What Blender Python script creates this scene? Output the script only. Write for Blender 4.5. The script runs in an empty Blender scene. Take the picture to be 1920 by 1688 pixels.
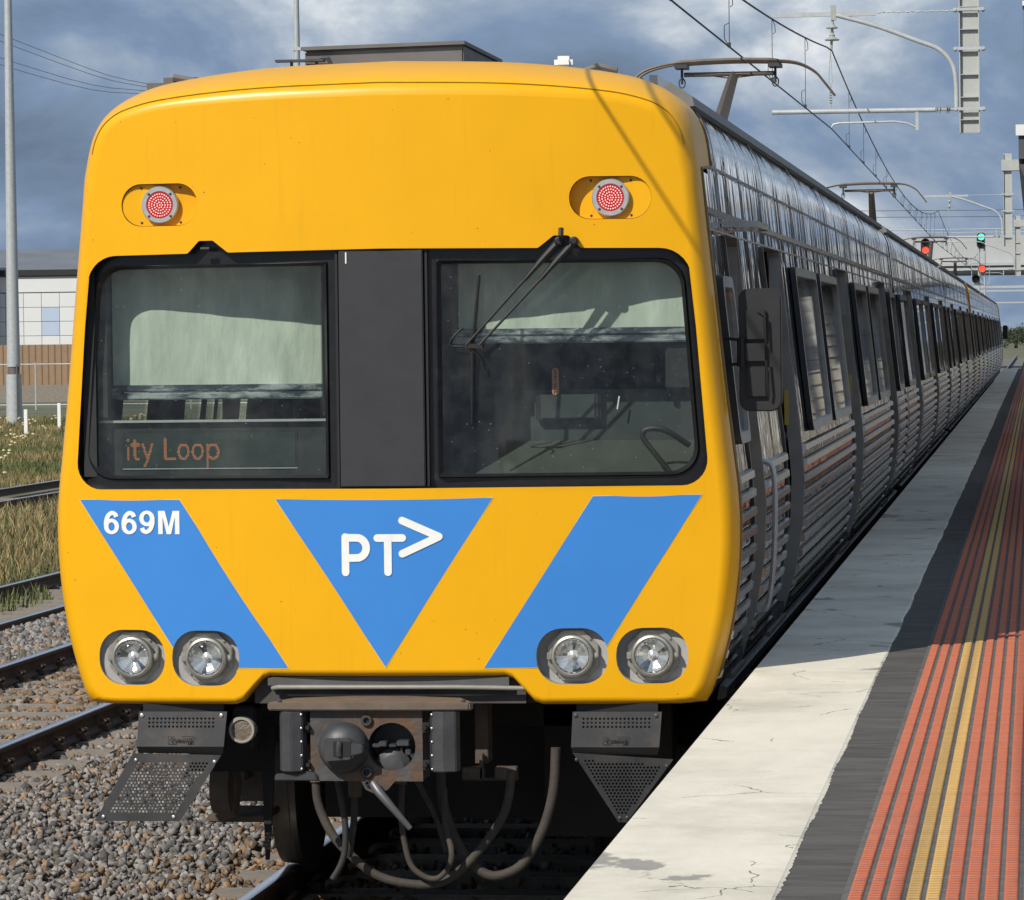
import bpy, bmesh, math, random
import numpy as np
from mathutils import Vector, Matrix
from mathutils.geometry import delaunay_2d_cdt
random.seed(7); rng = np.random.default_rng(7)
scene = bpy.context.scene
COL = scene.collection
R = math.radians

# ------------------------------------------------------------------ camera
cam_d = bpy.data.cameras.new('camera'); cam = bpy.data.objects.new('camera', cam_d); COL.objects.link(cam)
cam_d.sensor_width = 36; cam_d.lens = 7500 / 1920 * 36; cam_d.clip_start = .5; cam_d.clip_end = 6000
F = 7500.
dv = Vector(((1943 - 960) / F, (844 - 619) / F, -1)).normalized()
rv = Vector((math.cos(.012), math.sin(.012), 0)); xc = (rv - rv.dot(dv) * dv).normalized(); zc = xc.cross(dv)
rot = Matrix((xc, dv, zc))            # columns of this matrix's transpose map world to camera
cam.matrix_world = Matrix.Translation((2.908, -17.7, 2.65)) @ rot.to_4x4()
scene.camera = cam

# ------------------------------------------------------------------ world, sun, exposure
SUN_EL, SUN_AZ = R(39), math.atan2(-.51, -.86)      # where the sun stands: behind the camera, to the left
sx, sy = -.51, -.86
SKYLOC = (5.25, 1.7, 3.311)
w = bpy.data.worlds.new('World'); scene.world = w; w.use_nodes = True
nt = w.node_tree; nt.nodes.clear()
def wn(t, **k):
    n = nt.nodes.new(t)
    for a, b in k.items(): setattr(n, a, b)
    return n
sky = wn('ShaderNodeTexSky', sky_type='NISHITA', sun_disc=False)
sky.sun_elevation = SUN_EL; sky.sun_rotation = math.atan2(sx, sy); sky.air_density = 1.4; sky.dust_density = .6
tc = wn('ShaderNodeTexCoord')
mp = wn('ShaderNodeMapping'); mp.inputs['Scale'].default_value = (1, 1, 2.0); mp.inputs['Location'].default_value = SKYLOC
n1 = wn('ShaderNodeTexNoise'); n1.inputs['Scale'].default_value = 9; n1.inputs['Detail'].default_value = 12; n1.inputs['Roughness'].default_value = .57; n1.inputs['Distortion'].default_value = .35
n2 = wn('ShaderNodeTexNoise'); n2.inputs['Scale'].default_value = 21; n2.inputs['Detail'].default_value = 8; n2.inputs['Roughness'].default_value = .55
r1 = wn('ShaderNodeValToRGB')
els = r1.color_ramp.elements
els[0].position = .34; els[0].color = (.95, 1.4, 2.15, 1)
els[1].position = .485; els[1].color = (1.7, 2.5, 3.9, 1)
e = els.new(.55); e.color = (2.8, 3.5, 4.6, 1)
e = els.new(.595); e.color = (4.4, 5.0, 5.8, 1)
e = els.new(.67); e.color = (8.2, 8.3, 8.4, 1)
r2 = wn('ShaderNodeValToRGB'); r2.color_ramp.elements[0].position = .40; r2.color_ramp.elements[1].position = .66
r2.color_ramp.elements[0].color = (.97, .97, .97, 1); r2.color_ramp.elements[1].color = (.95, .95, .95, 1)
mx = wn('ShaderNodeMix', data_type='RGBA')
bg = wn('ShaderNodeBackground'); bg.inputs['Strength'].default_value = .112
out = wn('ShaderNodeOutputWorld')
L = nt.links.new
L(tc.outputs['Generated'], mp.inputs['Vector']); L(mp.outputs[0], n1.inputs['Vector']); L(mp.outputs[0], n2.inputs['Vector'])
L(n1.outputs['Fac'], r1.inputs[0]); L(n2.outputs['Fac'], r2.inputs[0])
L(r2.outputs[0], mx.inputs['Factor']); L(sky.outputs[0], mx.inputs['A']); L(r1.outputs[0], mx.inputs['B'])
L(mx.outputs['Result'], bg.inputs['Color']); L(bg.outputs[0], out.inputs[0])
sl = bpy.data.lights.new('sun', 'SUN'); sl.energy = 4.25; sl.angle = R(.53); sl.color = (1, .95, .87)
so = bpy.data.objects.new('sun', sl); COL.objects.link(so)
so.rotation_euler = Vector((sx * math.cos(SUN_EL), sy * math.cos(SUN_EL), math.sin(SUN_EL))).to_track_quat('Z', 'Y').to_euler()
vs = scene.view_settings; vs.view_transform = 'Standard'; vs.look = 'None'; vs.gamma = 1; vs.exposure = .02; vs.use_curve_mapping = False
scene.render.engine = 'CYCLES'

# ------------------------------------------------------------------ materials
MATS = {}
def pm(name, col, rough=.5, metal=0, var=.15, scale=6., bump=0., bscale=None, stretch=(1, 1, 1), spec=.5, emis=None, estr=0, col2=None, island=False, c2lo=.45, c2hi=.62, coat=0):
    """procedural principled material: noise-varied colour, optional second colour in patches, bump"""
    if name in MATS: return MATS[name]
    m = bpy.data.materials.new(name); m.use_nodes = True; t = m.node_tree; b = t.nodes['Principled BSDF']
    N = t.nodes.new; K = t.links.new
    b.inputs['Roughness'].default_value = rough; b.inputs['Metallic'].default_value = metal
    b.inputs['Specular IOR Level'].default_value = spec; b.inputs['Coat Weight'].default_value = coat; b.inputs['Coat Roughness'].default_value = .06
    co = N('ShaderNodeTexCoord'); mpg = N('ShaderNodeMapping'); mpg.inputs['Scale'].default_value = stretch
    K(co.outputs['Object'], mpg.inputs[0])
    ns = N('ShaderNodeTexNoise'); ns.inputs['Scale'].default_value = scale; ns.inputs['Detail'].default_value = 7; ns.inputs['Roughness'].default_value = .6
    K(mpg.outputs[0], ns.inputs['Vector'])
    rp = N('ShaderNodeValToRGB'); c = col
    rp.color_ramp.elements[0].position = .3; rp.color_ramp.elements[1].position = .7
    rp.color_ramp.elements[0].color = tuple(max(0, x * (1 - var)) for x in c) + (1,)
    rp.color_ramp.elements[1].color = tuple(min(1, x * (1 + var)) for x in c) + (1,)
    K(ns.outputs['Fac'], rp.inputs[0]); last = rp.outputs[0]
    if col2:
        n2_ = N('ShaderNodeTexNoise'); n2_.inputs['Scale'].default_value = scale * .37; n2_.inputs['Detail'].default_value = 8; n2_.inputs['Roughness'].default_value = .65
        K(mpg.outputs[0], n2_.inputs['Vector'])
        r_ = N('ShaderNodeValToRGB'); r_.color_ramp.elements[0].position = c2lo; r_.color_ramp.elements[1].position = c2hi
        K(n2_.outputs['Fac'], r_.inputs[0])
        mm = N('ShaderNodeMix'); mm.data_type = 'RGBA'; K(r_.outputs[0], mm.inputs['Factor']); K(last, mm.inputs['A']); mm.inputs['B'].default_value = tuple(col2) + (1,); last = mm.outputs['Result']
    if island:
        g = N('ShaderNodeNewGeometry'); r_ = N('ShaderNodeValToRGB'); r_.color_ramp.elements[0].color = (.35, .35, .36, 1); r_.color_ramp.elements[1].color = (1.6, 1.5, 1.42, 1)
        K(g.outputs['Random Per Island'], r_.inputs[0]); mm = N('ShaderNodeMix'); mm.data_type = 'RGBA'; mm.blend_type = 'MULTIPLY'; mm.inputs['Factor'].default_value = 1
        K(last, mm.inputs['A']); K(r_.outputs[0], mm.inputs['B']); last = mm.outputs['Result']
    K(last, b.inputs['Base Color'])
    if bump:
        nb = N('ShaderNodeTexNoise'); nb.inputs['Scale'].default_value = bscale or scale * 3; nb.inputs['Detail'].default_value = 5
        K(mpg.outputs[0], nb.inputs['Vector']); bu = N('ShaderNodeBump'); bu.inputs['Strength'].default_value = bump; bu.inputs['Distance'].default_value = .01
        K(nb.outputs['Fac'], bu.inputs['Height']); K(bu.outputs[0], b.inputs['Normal'])
    if emis:
        b.inputs['Emission Color'].default_value = tuple(emis) + (1,); b.inputs['Emission Strength'].default_value = estr
    MATS[name] = m; return m

def yellow_mat():
    m = pm('yellow_paint', (.82, .405, .002), .34, var=.03, scale=2.2, coat=0, spec=.38)
    t = m.node_tree; b = t.nodes['Principled BSDF']; N = t.nodes.new; K = t.links.new
    src = b.inputs['Base Color'].links[0].from_socket
    co = N('ShaderNodeTexCoord')
    # thin grimy runs and small chips
    mpg = N('ShaderNodeMapping'); mpg.inputs['Scale'].default_value = (26, 26, 1.6); K(co.outputs['Object'], mpg.inputs[0])
    a = N('ShaderNodeTexNoise'); a.inputs['Scale'].default_value = 1.3; a.inputs['Detail'].default_value = 6; K(mpg.outputs[0], a.inputs['Vector'])
    ra = N('ShaderNodeValToRGB'); ra.color_ramp.elements[0].position = .58; ra.color_ramp.elements[1].position = .86; K(a.outputs['Fac'], ra.inputs[0])
    mlt = N('ShaderNodeMath'); mlt.operation = 'MULTIPLY'; mlt.inputs[1].default_value = .16; K(ra.outputs[0], mlt.inputs[0])
    m1 = N('ShaderNodeMix'); m1.data_type = 'RGBA'; K(mlt.outputs[0], m1.inputs['Factor']); K(src, m1.inputs['A']); m1.inputs['B'].default_value = (.42, .20, .01, 1)
    v = N('ShaderNodeTexVoronoi'); v.inputs['Scale'].default_value = 13; K(co.outputs['Object'], v.inputs['Vector'])
    ns = N('ShaderNodeTexNoise'); ns.inputs['Scale'].default_value = 90; K(co.outputs['Object'], ns.inputs['Vector'])
    ad = N('ShaderNodeMath'); ad.operation = 'ADD'; K(v.outputs['Distance'], ad.inputs[0])
    ns2 = N('ShaderNodeMath'); ns2.operation = 'MULTIPLY'; ns2.inputs[1].default_value = .09; K(ns.outputs['Fac'], ns2.inputs[0]); K(ns2.outputs[0], ad.inputs[1])
    lt = N('ShaderNodeMath'); lt.operation = 'LESS_THAN'; lt.inputs[1].default_value = .076; K(ad.outputs[0], lt.inputs[0])
    m2 = N('ShaderNodeMix'); m2.data_type = 'RGBA'; K(lt.outputs[0], m2.inputs['Factor']); K(m1.outputs['Result'], m2.inputs['A']); m2.inputs['B'].default_value = (.22, .11, .02, 1)
    K(m2.outputs['Result'], b.inputs['Base Color'])
    bn = N('ShaderNodeTexNoise'); bn.inputs['Scale'].default_value = 3; K(co.outputs['Object'], bn.inputs['Vector'])
    bu = N('ShaderNodeBump'); bu.inputs['Strength'].default_value = .12; bu.inputs['Distance'].default_value = .02; K(bn.outputs['Fac'], bu.inputs['Height']); K(bu.outputs[0], b.inputs['Normal'])
    return m

def steel_mat(name, wav, col=(.56, .56, .55), rough=.13, streak=.7):
    """dented stainless steel: upright ripples across the sheet; the inside of the sheet is painted grey"""
    m = bpy.data.materials.new(name); m.use_nodes = True; t = m.node_tree; b = t.nodes['Principled BSDF']; N = t.nodes.new; K = t.links.new
    b.inputs['Metallic'].default_value = 1; b.inputs['Base Color'].default_value = col + (1,)
    co = N('ShaderNodeTexCoord')
    mpg = N('ShaderNodeMapping'); mpg.inputs['Scale'].default_value = (1, .75, .10); K(co.outputs['Object'], mpg.inputs[0])
    a = N('ShaderNodeTexNoise'); a.inputs['Scale'].default_value = 2.1; a.inputs['Detail'].default_value = 3.6; a.inputs['Roughness'].default_value = .5; K(mpg.outputs[0], a.inputs['Vector'])
    bu = N('ShaderNodeBump'); bu.inputs['Strength'].default_value = wav; bu.inputs['Distance'].default_value = .05; K(a.outputs['Fac'], bu.inputs['Height'])
    sp = N('ShaderNodeSeparateXYZ'); K(co.outputs['Object'], sp.inputs[0]); zr = N('ShaderNodeMapRange'); zr.inputs['From Min'].default_value = 1.98; zr.inputs['From Max'].default_value = 2.12; zr.inputs['To Min'].default_value = wav * .16; zr.inputs['To Max'].default_value = wav; K(sp.outputs['Z'], zr.inputs[0]); K(zr.outputs[0], bu.inputs['Strength'])
    if wav > .05: K(bu.outputs[0], b.inputs['Normal'])
    mp2 = N('ShaderNodeMapping'); mp2.inputs['Scale'].default_value = (1, 5.0, .5); K(co.outputs['Object'], mp2.inputs[0])
    c = N('ShaderNodeTexNoise'); c.inputs['Scale'].default_value = 3; c.inputs['Detail'].default_value = 8; K(mp2.outputs[0], c.inputs['Vector'])
    rr = N('ShaderNodeMapRange'); rr.inputs['From Min'].default_value = .3; rr.inputs['From Max'].default_value = .7; rr.inputs['To Min'].default_value = rough * .7; rr.inputs['To Max'].default_value = rough * 2.4
    K(c.outputs['Fac'], rr.inputs[0]); b.inputs['Roughness'].default_value = rough
    if wav > .05: K(rr.outputs[0], b.inputs['Roughness'])
    else: mp2.inputs['Scale'].default_value = (1, .25, 2)
    cr = N('ShaderNodeValToRGB'); cr.color_ramp.elements[0].position = .3; cr.color_ramp.elements[1].position = .68
    cr.color_ramp.elements[0].color = (col[0] * streak, col[1] * streak * .98, col[2] * streak * .95, 1); cr.color_ramp.elements[1].color = col + (1,)
    K(c.outputs['Fac'], cr.inputs[0]); K(cr.outputs[0], b.inputs['Base Color'])
    ins = N('ShaderNodeBsdfDiffuse'); ins.inputs['Color'].default_value = (.10, .105, .10, 1)
    g = N('ShaderNodeNewGeometry'); mix = N('ShaderNodeMixShader'); K(g.outputs['Backfacing'], mix.inputs[0]); K(b.outputs[0], mix.inputs[1]); K(ins.outputs[0], mix.inputs[2])
    K(mix.outputs[0], t.nodes['Material Output'].inputs[0]); MATS[name] = m; return m

def glass_mat(name, tint=(.82, .88, .84), dirt=.05):
    m = bpy.data.materials.new(name); m.use_nodes = True; t = m.node_tree; t.nodes.remove(t.nodes['Principled BSDF']); N = t.nodes.new; K = t.links.new
    tr = N('ShaderNodeBsdfTransparent'); tr.inputs[0].default_value = tint + (1,)
    gl = N('ShaderNodeBsdfGlossy'); gl.inputs['Roughness'].default_value = .02
    lw = N('ShaderNodeLayerWeight'); lw.inputs[0].default_value = .5; pw = N('ShaderNodeMath'); pw.operation = 'POWER'; pw.inputs[1].default_value = 5; K(lw.outputs['Facing'], pw.inputs[0]); fr = N('ShaderNodeMath'); fr.operation = 'MULTIPLY_ADD'; fr.inputs[1].default_value = .93; fr.inputs[2].default_value = .05; K(pw.outputs[0], fr.inputs[0])
    mx1 = N('ShaderNodeMixShader'); K(fr.outputs[0], mx1.inputs[0]); K(tr.outputs[0], mx1.inputs[1]); K(gl.outputs[0], mx1.inputs[2])
    df = N('ShaderNodeBsdfDiffuse'); df.inputs[0].default_value = (.45, .46, .43, 1)
    co = N('ShaderNodeTexCoord'); ns = N('ShaderNodeTexNoise'); ns.inputs['Scale'].default_value = 9; ns.inputs['Detail'].default_value = 9; ns.inputs['Roughness'].default_value = .7; K(co.outputs['Object'], ns.inputs['Vector'])
    v = N('ShaderNodeTexVoronoi'); v.inputs['Scale'].default_value = 26; K(co.outputs['Object'], v.inputs['Vector'])
    lt = N('ShaderNodeMath'); lt.operation = 'LESS_THAN'; lt.inputs[1].default_value = .055; K(v.outputs['Distance'], lt.inputs[0])
    mm = N('ShaderNodeMath'); mm.operation = 'MULTIPLY'; mm.inputs[1].default_value = .5 if dirt else 0; K(lt.outputs[0], mm.inputs[0])
    rr = N('ShaderNodeMapRange'); rr.inputs['From Min'].default_value = .42; rr.inputs['From Max'].default_value = .8; rr.inputs['To Max'].default_value = dirt * 2.2; rr.inputs['To Min'].default_value = dirt * .4; K(ns.outputs['Fac'], rr.inputs[0])
    mxm = N('ShaderNodeMath'); mxm.operation = 'MAXIMUM'; K(mm.outputs[0], mxm.inputs[0]); K(rr.outputs[0], mxm.inputs[1])
    mx2 = N('ShaderNodeMixShader'); K(mxm.outputs[0], mx2.inputs[0]); K(mx1.outputs[0], mx2.inputs[1]); K(df.outputs[0], mx2.inputs[2])
    K(mx2.outputs[0], t.nodes['Material Output'].inputs[0]); MATS[name] = m; return m

YEL = yellow_mat()
BLUE = pm('blue_vinyl', (.042, .225, .62), .4, var=.03, scale=3)
WHITE_V = pm('white_vinyl', (.84, .84, .80), .4, var=.05, scale=20)
STEEL = steel_mat('stainless_side', .62, (.50, .50, .51), .022)
STEEL2 = steel_mat('stainless_rib', .02, (.38, .37, .355), .2, .9)
FRAMEM = pm('window_frame_dull', (.26, .24, .21), .38, .5, var=.25, scale=7, stretch=(1, .3, 1))
BRUSH = pm('brushed_metal', (.55, .54, .52), .35, .55, var=.1, scale=30)
DULLMETAL = pm('dull_lamp_metal', (.36, .345, .305), .42, .55, var=.2, scale=25)
BLACKF = pm('window_frame_black', (.012, .012, .013), .28, var=.3, scale=14, col2=(.05, .05, .05), c2lo=.6, c2hi=.8)
CENTRE = pm('charcoal_panel', (.030, .030, .034), .5, var=.12, scale=5, col2=(.06, .06, .06), c2lo=.6, c2hi=.85, bump=.1)
RUBBER = pm('black_rubber', (.011, .011, .012), .55, var=.2)
GLASS = glass_mat('windscreen_glass', dirt=.03)
SIDEGLASS = pm('side_window_glass', (.012, .014, .015), .025, var=.1, spec=1.)
LINER = pm('cab_liner_dark', (.018, .02, .02), .7, var=.25, scale=4)
DASHB = pm('dash_back_dark', (.034, .042, .041), .5, var=.15, scale=3)
DASH = pm('dash_grey_green', (.060, .068, .063), .55, var=.12, scale=3, bump=.2, bscale=8)
CHAR = pm('charcoal_steel', (.060, .061, .064), .48, .25, var=.2, scale=9, bump=.15)
CHAR_R = pm('charcoal_steel_rusty', (.075, .074, .072), .55, .2, var=.25, scale=12, col2=(.15, .07, .028), c2lo=.42, c2hi=.6, bump=.3)
GUARD = pm('guard_black_sheet', (.022, .022, .023), .42, .3, var=.3, scale=10, col2=(.06, .05, .042), c2lo=.5, c2hi=.75)
DUSTY = pm('brake_dust_brown', (.105, .082, .064), .85, var=.25, scale=10, bump=.3)
HOSE = pm('hose_dusty', (.055, .045, .037), .8, var=.25, scale=16, bump=.3)
HOSEB = pm('hose_black', (.03, .028, .027), .6, var=.2, scale=16)
UNDER = pm('underframe_black', (.016, .015, .015), .85, var=.3)
GREYP = pm('lamp_plate_grey', (.36, .355, .34), .5, var=.08, scale=12)
PIPE = pm('pale_pipe', (.25, .24, .21), .5, var=.12, scale=12)
ROOFG = pm('roof_box_brown_grey', (.13, .115, .105), .6, var=.15, scale=6)
GALV = pm('galvanised_steel', (.44, .46, .46), .5, .15, var=.12, scale=9)
POSTG = pm('mast_grey_paint', (.40, .41, .385), .55, var=.08, scale=4)
WIRE = pm('dark_wire', (.05, .05, .05), .5, .3, var=.1)
COPPER = pm('pantograph_brown', (.13, .105, .08), .55, .4, var=.15, scale=12)

# ------------------------------------------------------------------ mesh helpers
def finish(o, me, mat, parent, smooth):
    if mat: me.materials.append(mat)
    if smooth:
        me.polygons.foreach_set('use_smooth', [True] * len(me.polygons)); me.set_sharp_from_angle(angle=R(smooth))
    COL.objects.link(o)
    if parent: o.parent = parent
    return o
def raw(name, V, Fc, mat, parent=None, smooth=0):
    me = bpy.data.meshes.new(name); me.from_pydata(V, [], Fc); me.update()
    return finish(bpy.data.objects.new(name, me), me, mat, parent, smooth)
class MB:
    def __init__(s): s.v = []; s.f = []
    def add(s, V, Fc):
        o = len(s.v); s.v += [tuple(p) for p in V]; s.f += [tuple(i + o for i in q) for q in Fc]; return s
    def box(s, x0, x1, y0, y1, z0, z1):
        return s.add([(x0, y0, z0), (x1, y0, z0), (x1, y1, z0), (x0, y1, z0), (x0, y0, z1), (x1, y0, z1), (x1, y1, z1), (x0, y1, z1)],
                     [(0, 3, 2, 1), (4, 5, 6, 7), (0, 1, 5, 4), (1, 2, 6, 5), (2, 3, 7, 6), (3, 0, 4, 7)])
    def cyl(s, p, q, r0, r1=None, n=14): return s.tube([p, q], [r0, r0 if r1 is None else r1], n)
    def tube(s, path, r, n=10, cap=True):
        P = [Vector(p) for p in path]; m = len(P); rr = r if isinstance(r, (list, tuple)) else [r] * m
        V = []; up = None
        for i, p in enumerate(P):
            t = (P[min(i + 1, m - 1)] - P[max(i - 1, 0)]).normalized()
            if up is None: up = Vector((0, 0, 1)) if abs(t.z) < .9 else Vector((1, 0, 0))
            a = t.cross(up)
            if a.length < 1e-6: a = t.orthogonal()
            a.normalize(); b = t.cross(a).normalized(); up = -b if False else a.cross(t).normalized()
            for k in range(n):
                an = 2 * math.pi * k / n; V.append(p + (a * math.cos(an) + b * math.sin(an)) * rr[i])
        Fc = [(i * n + k, i * n + (k + 1) % n, (i + 1) * n + (k + 1) % n, (i + 1) * n + k) for i in range(m - 1) for k in range(n)]
        if cap: Fc += [tuple(range(n))[::-1], tuple((m - 1) * n + k for k in range(n))]
        return s.add(V, Fc)
    def lathe(s, c, prof, n=28, axis='y', cap=3):
        """prof: (radius, offset along axis)"""
        V = []
        for r, h in prof:
            for k in range(n):
                a = 2 * math.pi * k / n; u, q = r * math.cos(a), r * math.sin(a)
                V.append((c[0] + u, c[1] + h, c[2] + q) if axis == 'y' else (c[0] + u, c[1] + q, c[2] + h) if axis == 'z' else (c[0] + h, c[1] + u, c[2] + q))
        m = len(prof); Fc = [(i * n + k, i * n + (k + 1) % n, (i + 1) * n + (k + 1) % n, (i + 1) * n + k) for i in range(m - 1) for k in range(n)]
        if cap & 1: Fc.append(tuple(range(n)))
        if cap & 2: Fc.append(tuple((m - 1) * n + k for k in range(n)))
        return s.add(V, Fc)
    def prism(s, poly, y0, y1):
        n = len(poly); V = [(x, y0, z) for x, z in poly] + [(x, y1, z) for x, z in poly]
        return s.add(V, [tuple(range(n)), tuple(range(2 * n - 1, n - 1, -1))] + [(i, n + i, n + (i + 1) % n, (i + 1) % n) for i in range(n)])
    def prismz(s, poly, z0, z1):
        n = len(poly); V = [(x, y, z0) for x, y in poly] + [(x, y, z1) for x, y in poly]
        return s.add(V, [tuple(range(n)), tuple(range(2 * n - 1, n - 1, -1))] + [(i, n + i, n + (i + 1) % n, (i + 1) % n) for i in range(n)])
    def build(s, name, mat, parent=None, smooth=35, bev=0, loc=None):
        me = bpy.data.meshes.new(name); me.from_pydata(s.v, [], s.f)
        bm = bmesh.new(); bm.from_mesh(me); bmesh.ops.recalc_face_normals(bm, faces=bm.faces)
        if bev:
            es = [e for e in bm.edges if e.is_manifold and e.calc_face_angle(0) > .6]
            bmesh.ops.bevel(bm, geom=es, offset=bev, segments=2, affect='EDGES', clamp_overlap=True)
        bm.to_mesh(me); bm.free(); me.update()
        o = finish(bpy.data.objects.new(name, me), me, mat, parent, smooth)
        if loc: o.location = loc
        return o
def empty(name, loc, label, cat, group=None):
    o = bpy.data.objects.new(name, None); COL.objects.link(o); o.location = loc; o.empty_display_size = .2
    return tag(o, label, cat, group)
def tag(o, label=None, cat=None, group=None, kind=None):
    if label: o['label'] = label
    if cat: o['category'] = cat
    if group: o['group'] = group
    if kind: o['kind'] = kind
    return o
def copy_tree(o, parent=None):
    c = o.copy(); COL.objects.link(c); c.parent = parent
    for ch in list(o.children): copy_tree(ch, c)
    return c
def catmull(pts, n=8):
    P = [np.array(p, float) for p in pts]; P = [2 * P[0] - P[1]] + P + [2 * P[-1] - P[-2]]; out_ = []
    for i in range(1, len(P) - 2):
        for k in range(n):
            t = k / n; a, b, c, d = P[i - 1], P[i], P[i + 1], P[i + 2]
            out_.append(.5 * (2 * b + (c - a) * t + (2 * a - 5 * b + 4 * c - d) * t * t + (3 * b - a - 3 * c + d) * t ** 3))
    out_.append(P[-2]); return [tuple(p) for p in out_]
def fillet(pts, seg=7):
    """pts: (x, z, radius) polygon -> rounded polygon"""
    o = []; n = len(pts)
    for i in range(n):
        p = np.array(pts[i][:2], float); r = pts[i][2] if len(pts[i]) > 2 else 0
        if r <= 0: o.append(tuple(p)); continue
        a = np.array(pts[i - 1][:2], float) - p; b = np.array(pts[(i + 1) % n][:2], float) - p
        a /= np.linalg.norm(a); b /= np.linalg.norm(b); ang = math.acos(np.clip(a.dot(b), -1, 1)); d = r / math.tan(ang / 2)
        c = p + (a + b) / np.linalg.norm(a + b) * r / math.sin(ang / 2); s = p + a * d - c; e_ = p + b * d - c
        a0 = math.atan2(s[1], s[0]); da = math.atan2(e_[1], e_[0]) - a0
        da = (da + math.pi) % (2 * math.pi) - math.pi
        for k in range(seg + 1): o.append(tuple(c + r * np.array([math.cos(a0 + da * k / seg), math.sin(a0 + da * k / seg)])))
    return o
def inpoly(P, poly):
    x, y = P[:, 0], P[:, 1]; c = np.zeros(len(P), bool); n = len(poly)
    for i in range(n):
        x0, y0 = poly[i]; x1, y1 = poly[i - 1]
        if y0 == y1: continue
        m = ((y0 > y) != (y1 > y)) & (x < (x1 - x0) * (y - y0) / (y1 - y0) + x0); c ^= m
    return c
def region(outer, holes=(), step=.06):
    """triangulated flat region of an outline with holes -> points, triangles"""
    V = []; E = []
    for lp in [outer] + list(holes):
        o = len(V); V += [Vector(p) for p in lp]; E += [(o + i, o + (i + 1) % len(lp)) for i in range(len(lp))]
    a = np.array(outer); g = []
    if step:
        gx, gy = np.meshgrid(np.arange(a[:, 0].min() + step * .5, a[:, 0].max(), step), np.arange(a[:, 1].min() + step * .5, a[:, 1].max(), step))
        G = np.stack([gx.ravel(), gy.ravel()], 1); k = inpoly(G, outer)
        for h in holes: k &= ~inpoly(G, h)
        V += [Vector(p) for p in G[k]]
    r = delaunay_2d_cdt(V, E, [], 0, 1e-5); P = np.array([tuple(p) for p in r[0]]); T = np.array([tuple(t) for t in r[2]])
    c = P[T].mean(1); k = inpoly(c, outer)
    for h in holes: k &= ~inpoly(c, h)
    T = T[k]; ar = np.abs((P[T[:, 1], 0] - P[T[:, 0], 0]) * (P[T[:, 2], 1] - P[T[:, 0], 1]) - (P[T[:, 1], 1] - P[T[:, 0], 1]) * (P[T[:, 2], 0] - P[T[:, 0], 0])); T = T[ar > 1e-9]
    used, inv = np.unique(T, return_inverse=True); return P[used], inv.reshape(-1, 3)
yf = lambda x: .08 * x * x
def front_sheet(name, outer, holes, off, mat, parent, step=.06, thick=0):
    """a sheet lying on the slightly bowed cab front (off: metres behind it)"""
    P, T = region(outer, holes, step)
    V = [(p[0], yf(p[0]) + off, p[1]) for p in P]
    o = raw(name, V, [tuple(t) if np.cross(P[t[1]] - P[t[0]], P[t[2]] - P[t[0]]) > 0 else tuple(t)[::-1] for t in T], mat, parent, 0)
    o.data.polygons.foreach_set('use_smooth', [True] * len(o.data.polygons)); o.data.normals_split_custom_set_from_vertices([tuple(Vector((.16 * p[0], -1, 0)).normalized()) for p in P]); return o
def wall_strip(mb, loop, y0, y1, flip=False):
    n = len(loop); V = [(x, yf(x) + y0, z) for x, z in loop] + [(x, yf(x) + y1, z) for x, z in loop]
    mb.add(V, [(i, (i + 1) % n, n + (i + 1) % n, n + i) for i in range(n)]); return mb
def circ(cx, cz, r, n=24): return [(cx + r * math.cos(2 * math.pi * k / n), cz + r * math.sin(2 * math.pi * k / n)) for k in range(n)]
def rrect(cx, cz, w_, h, r, seg=7):
    return fillet([(cx - w_ / 2, cz - h / 2, r), (cx + w_ / 2, cz - h / 2, r), (cx + w_ / 2, cz + h / 2, r), (cx - w_ / 2, cz + h / 2, r)], seg)
def ribbon(path, wd, round_cap=False, closed=False):
    """outline polygon of a stroke"""
    P = [np.array(p, float) for p in path]; n = len(P); Lf = []; Rt = []
    for i in range(n):
        if closed: a, b = P[i - 1], P[(i + 1) % n]
        else: a, b = P[max(i - 1, 0)], P[min(i + 1, n - 1)]
        d0 = P[i] - a if (i or closed) else b - P[i]; d1 = b - P[i] if (i < n - 1 or closed) else P[i] - a
        d0 = d0 / np.linalg.norm(d0); d1 = d1 / np.linalg.norm(d1); t = d0 + d1; t /= np.linalg.norm(t); nn = np.array([-t[1], t[0]])
        k = wd / 2 / max(.4, nn.dot(np.array([-d0[1], d0[0]]))); Lf.append(P[i] + nn * k); Rt.append(P[i] - nn * k)
    if closed: return [tuple(p) for p in Lf], [tuple(p) for p in Rt]
    o = list(Lf)
    if round_cap:
        d = P[-1] - P[-2]; a0 = math.atan2(d[1], d[0]); o += [P[-1] + wd / 2 * np.array([math.cos(a0 + math.pi / 2 - math.pi * k / 8), math.sin(a0 + math.pi / 2 - math.pi * k / 8)]) for k in range(1, 8)]
    o += Rt[::-1]
    if round_cap:
        d = P[0] - P[1]; a0 = math.atan2(d[1], d[0]); o += [P[0] + wd / 2 * np.array([math.cos(a0 + math.pi / 2 - math.pi * k / 8), math.sin(a0 + math.pi / 2 - math.pi * k / 8)]) for k in range(1, 8)]
    return [tuple(p) for p in o]

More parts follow.
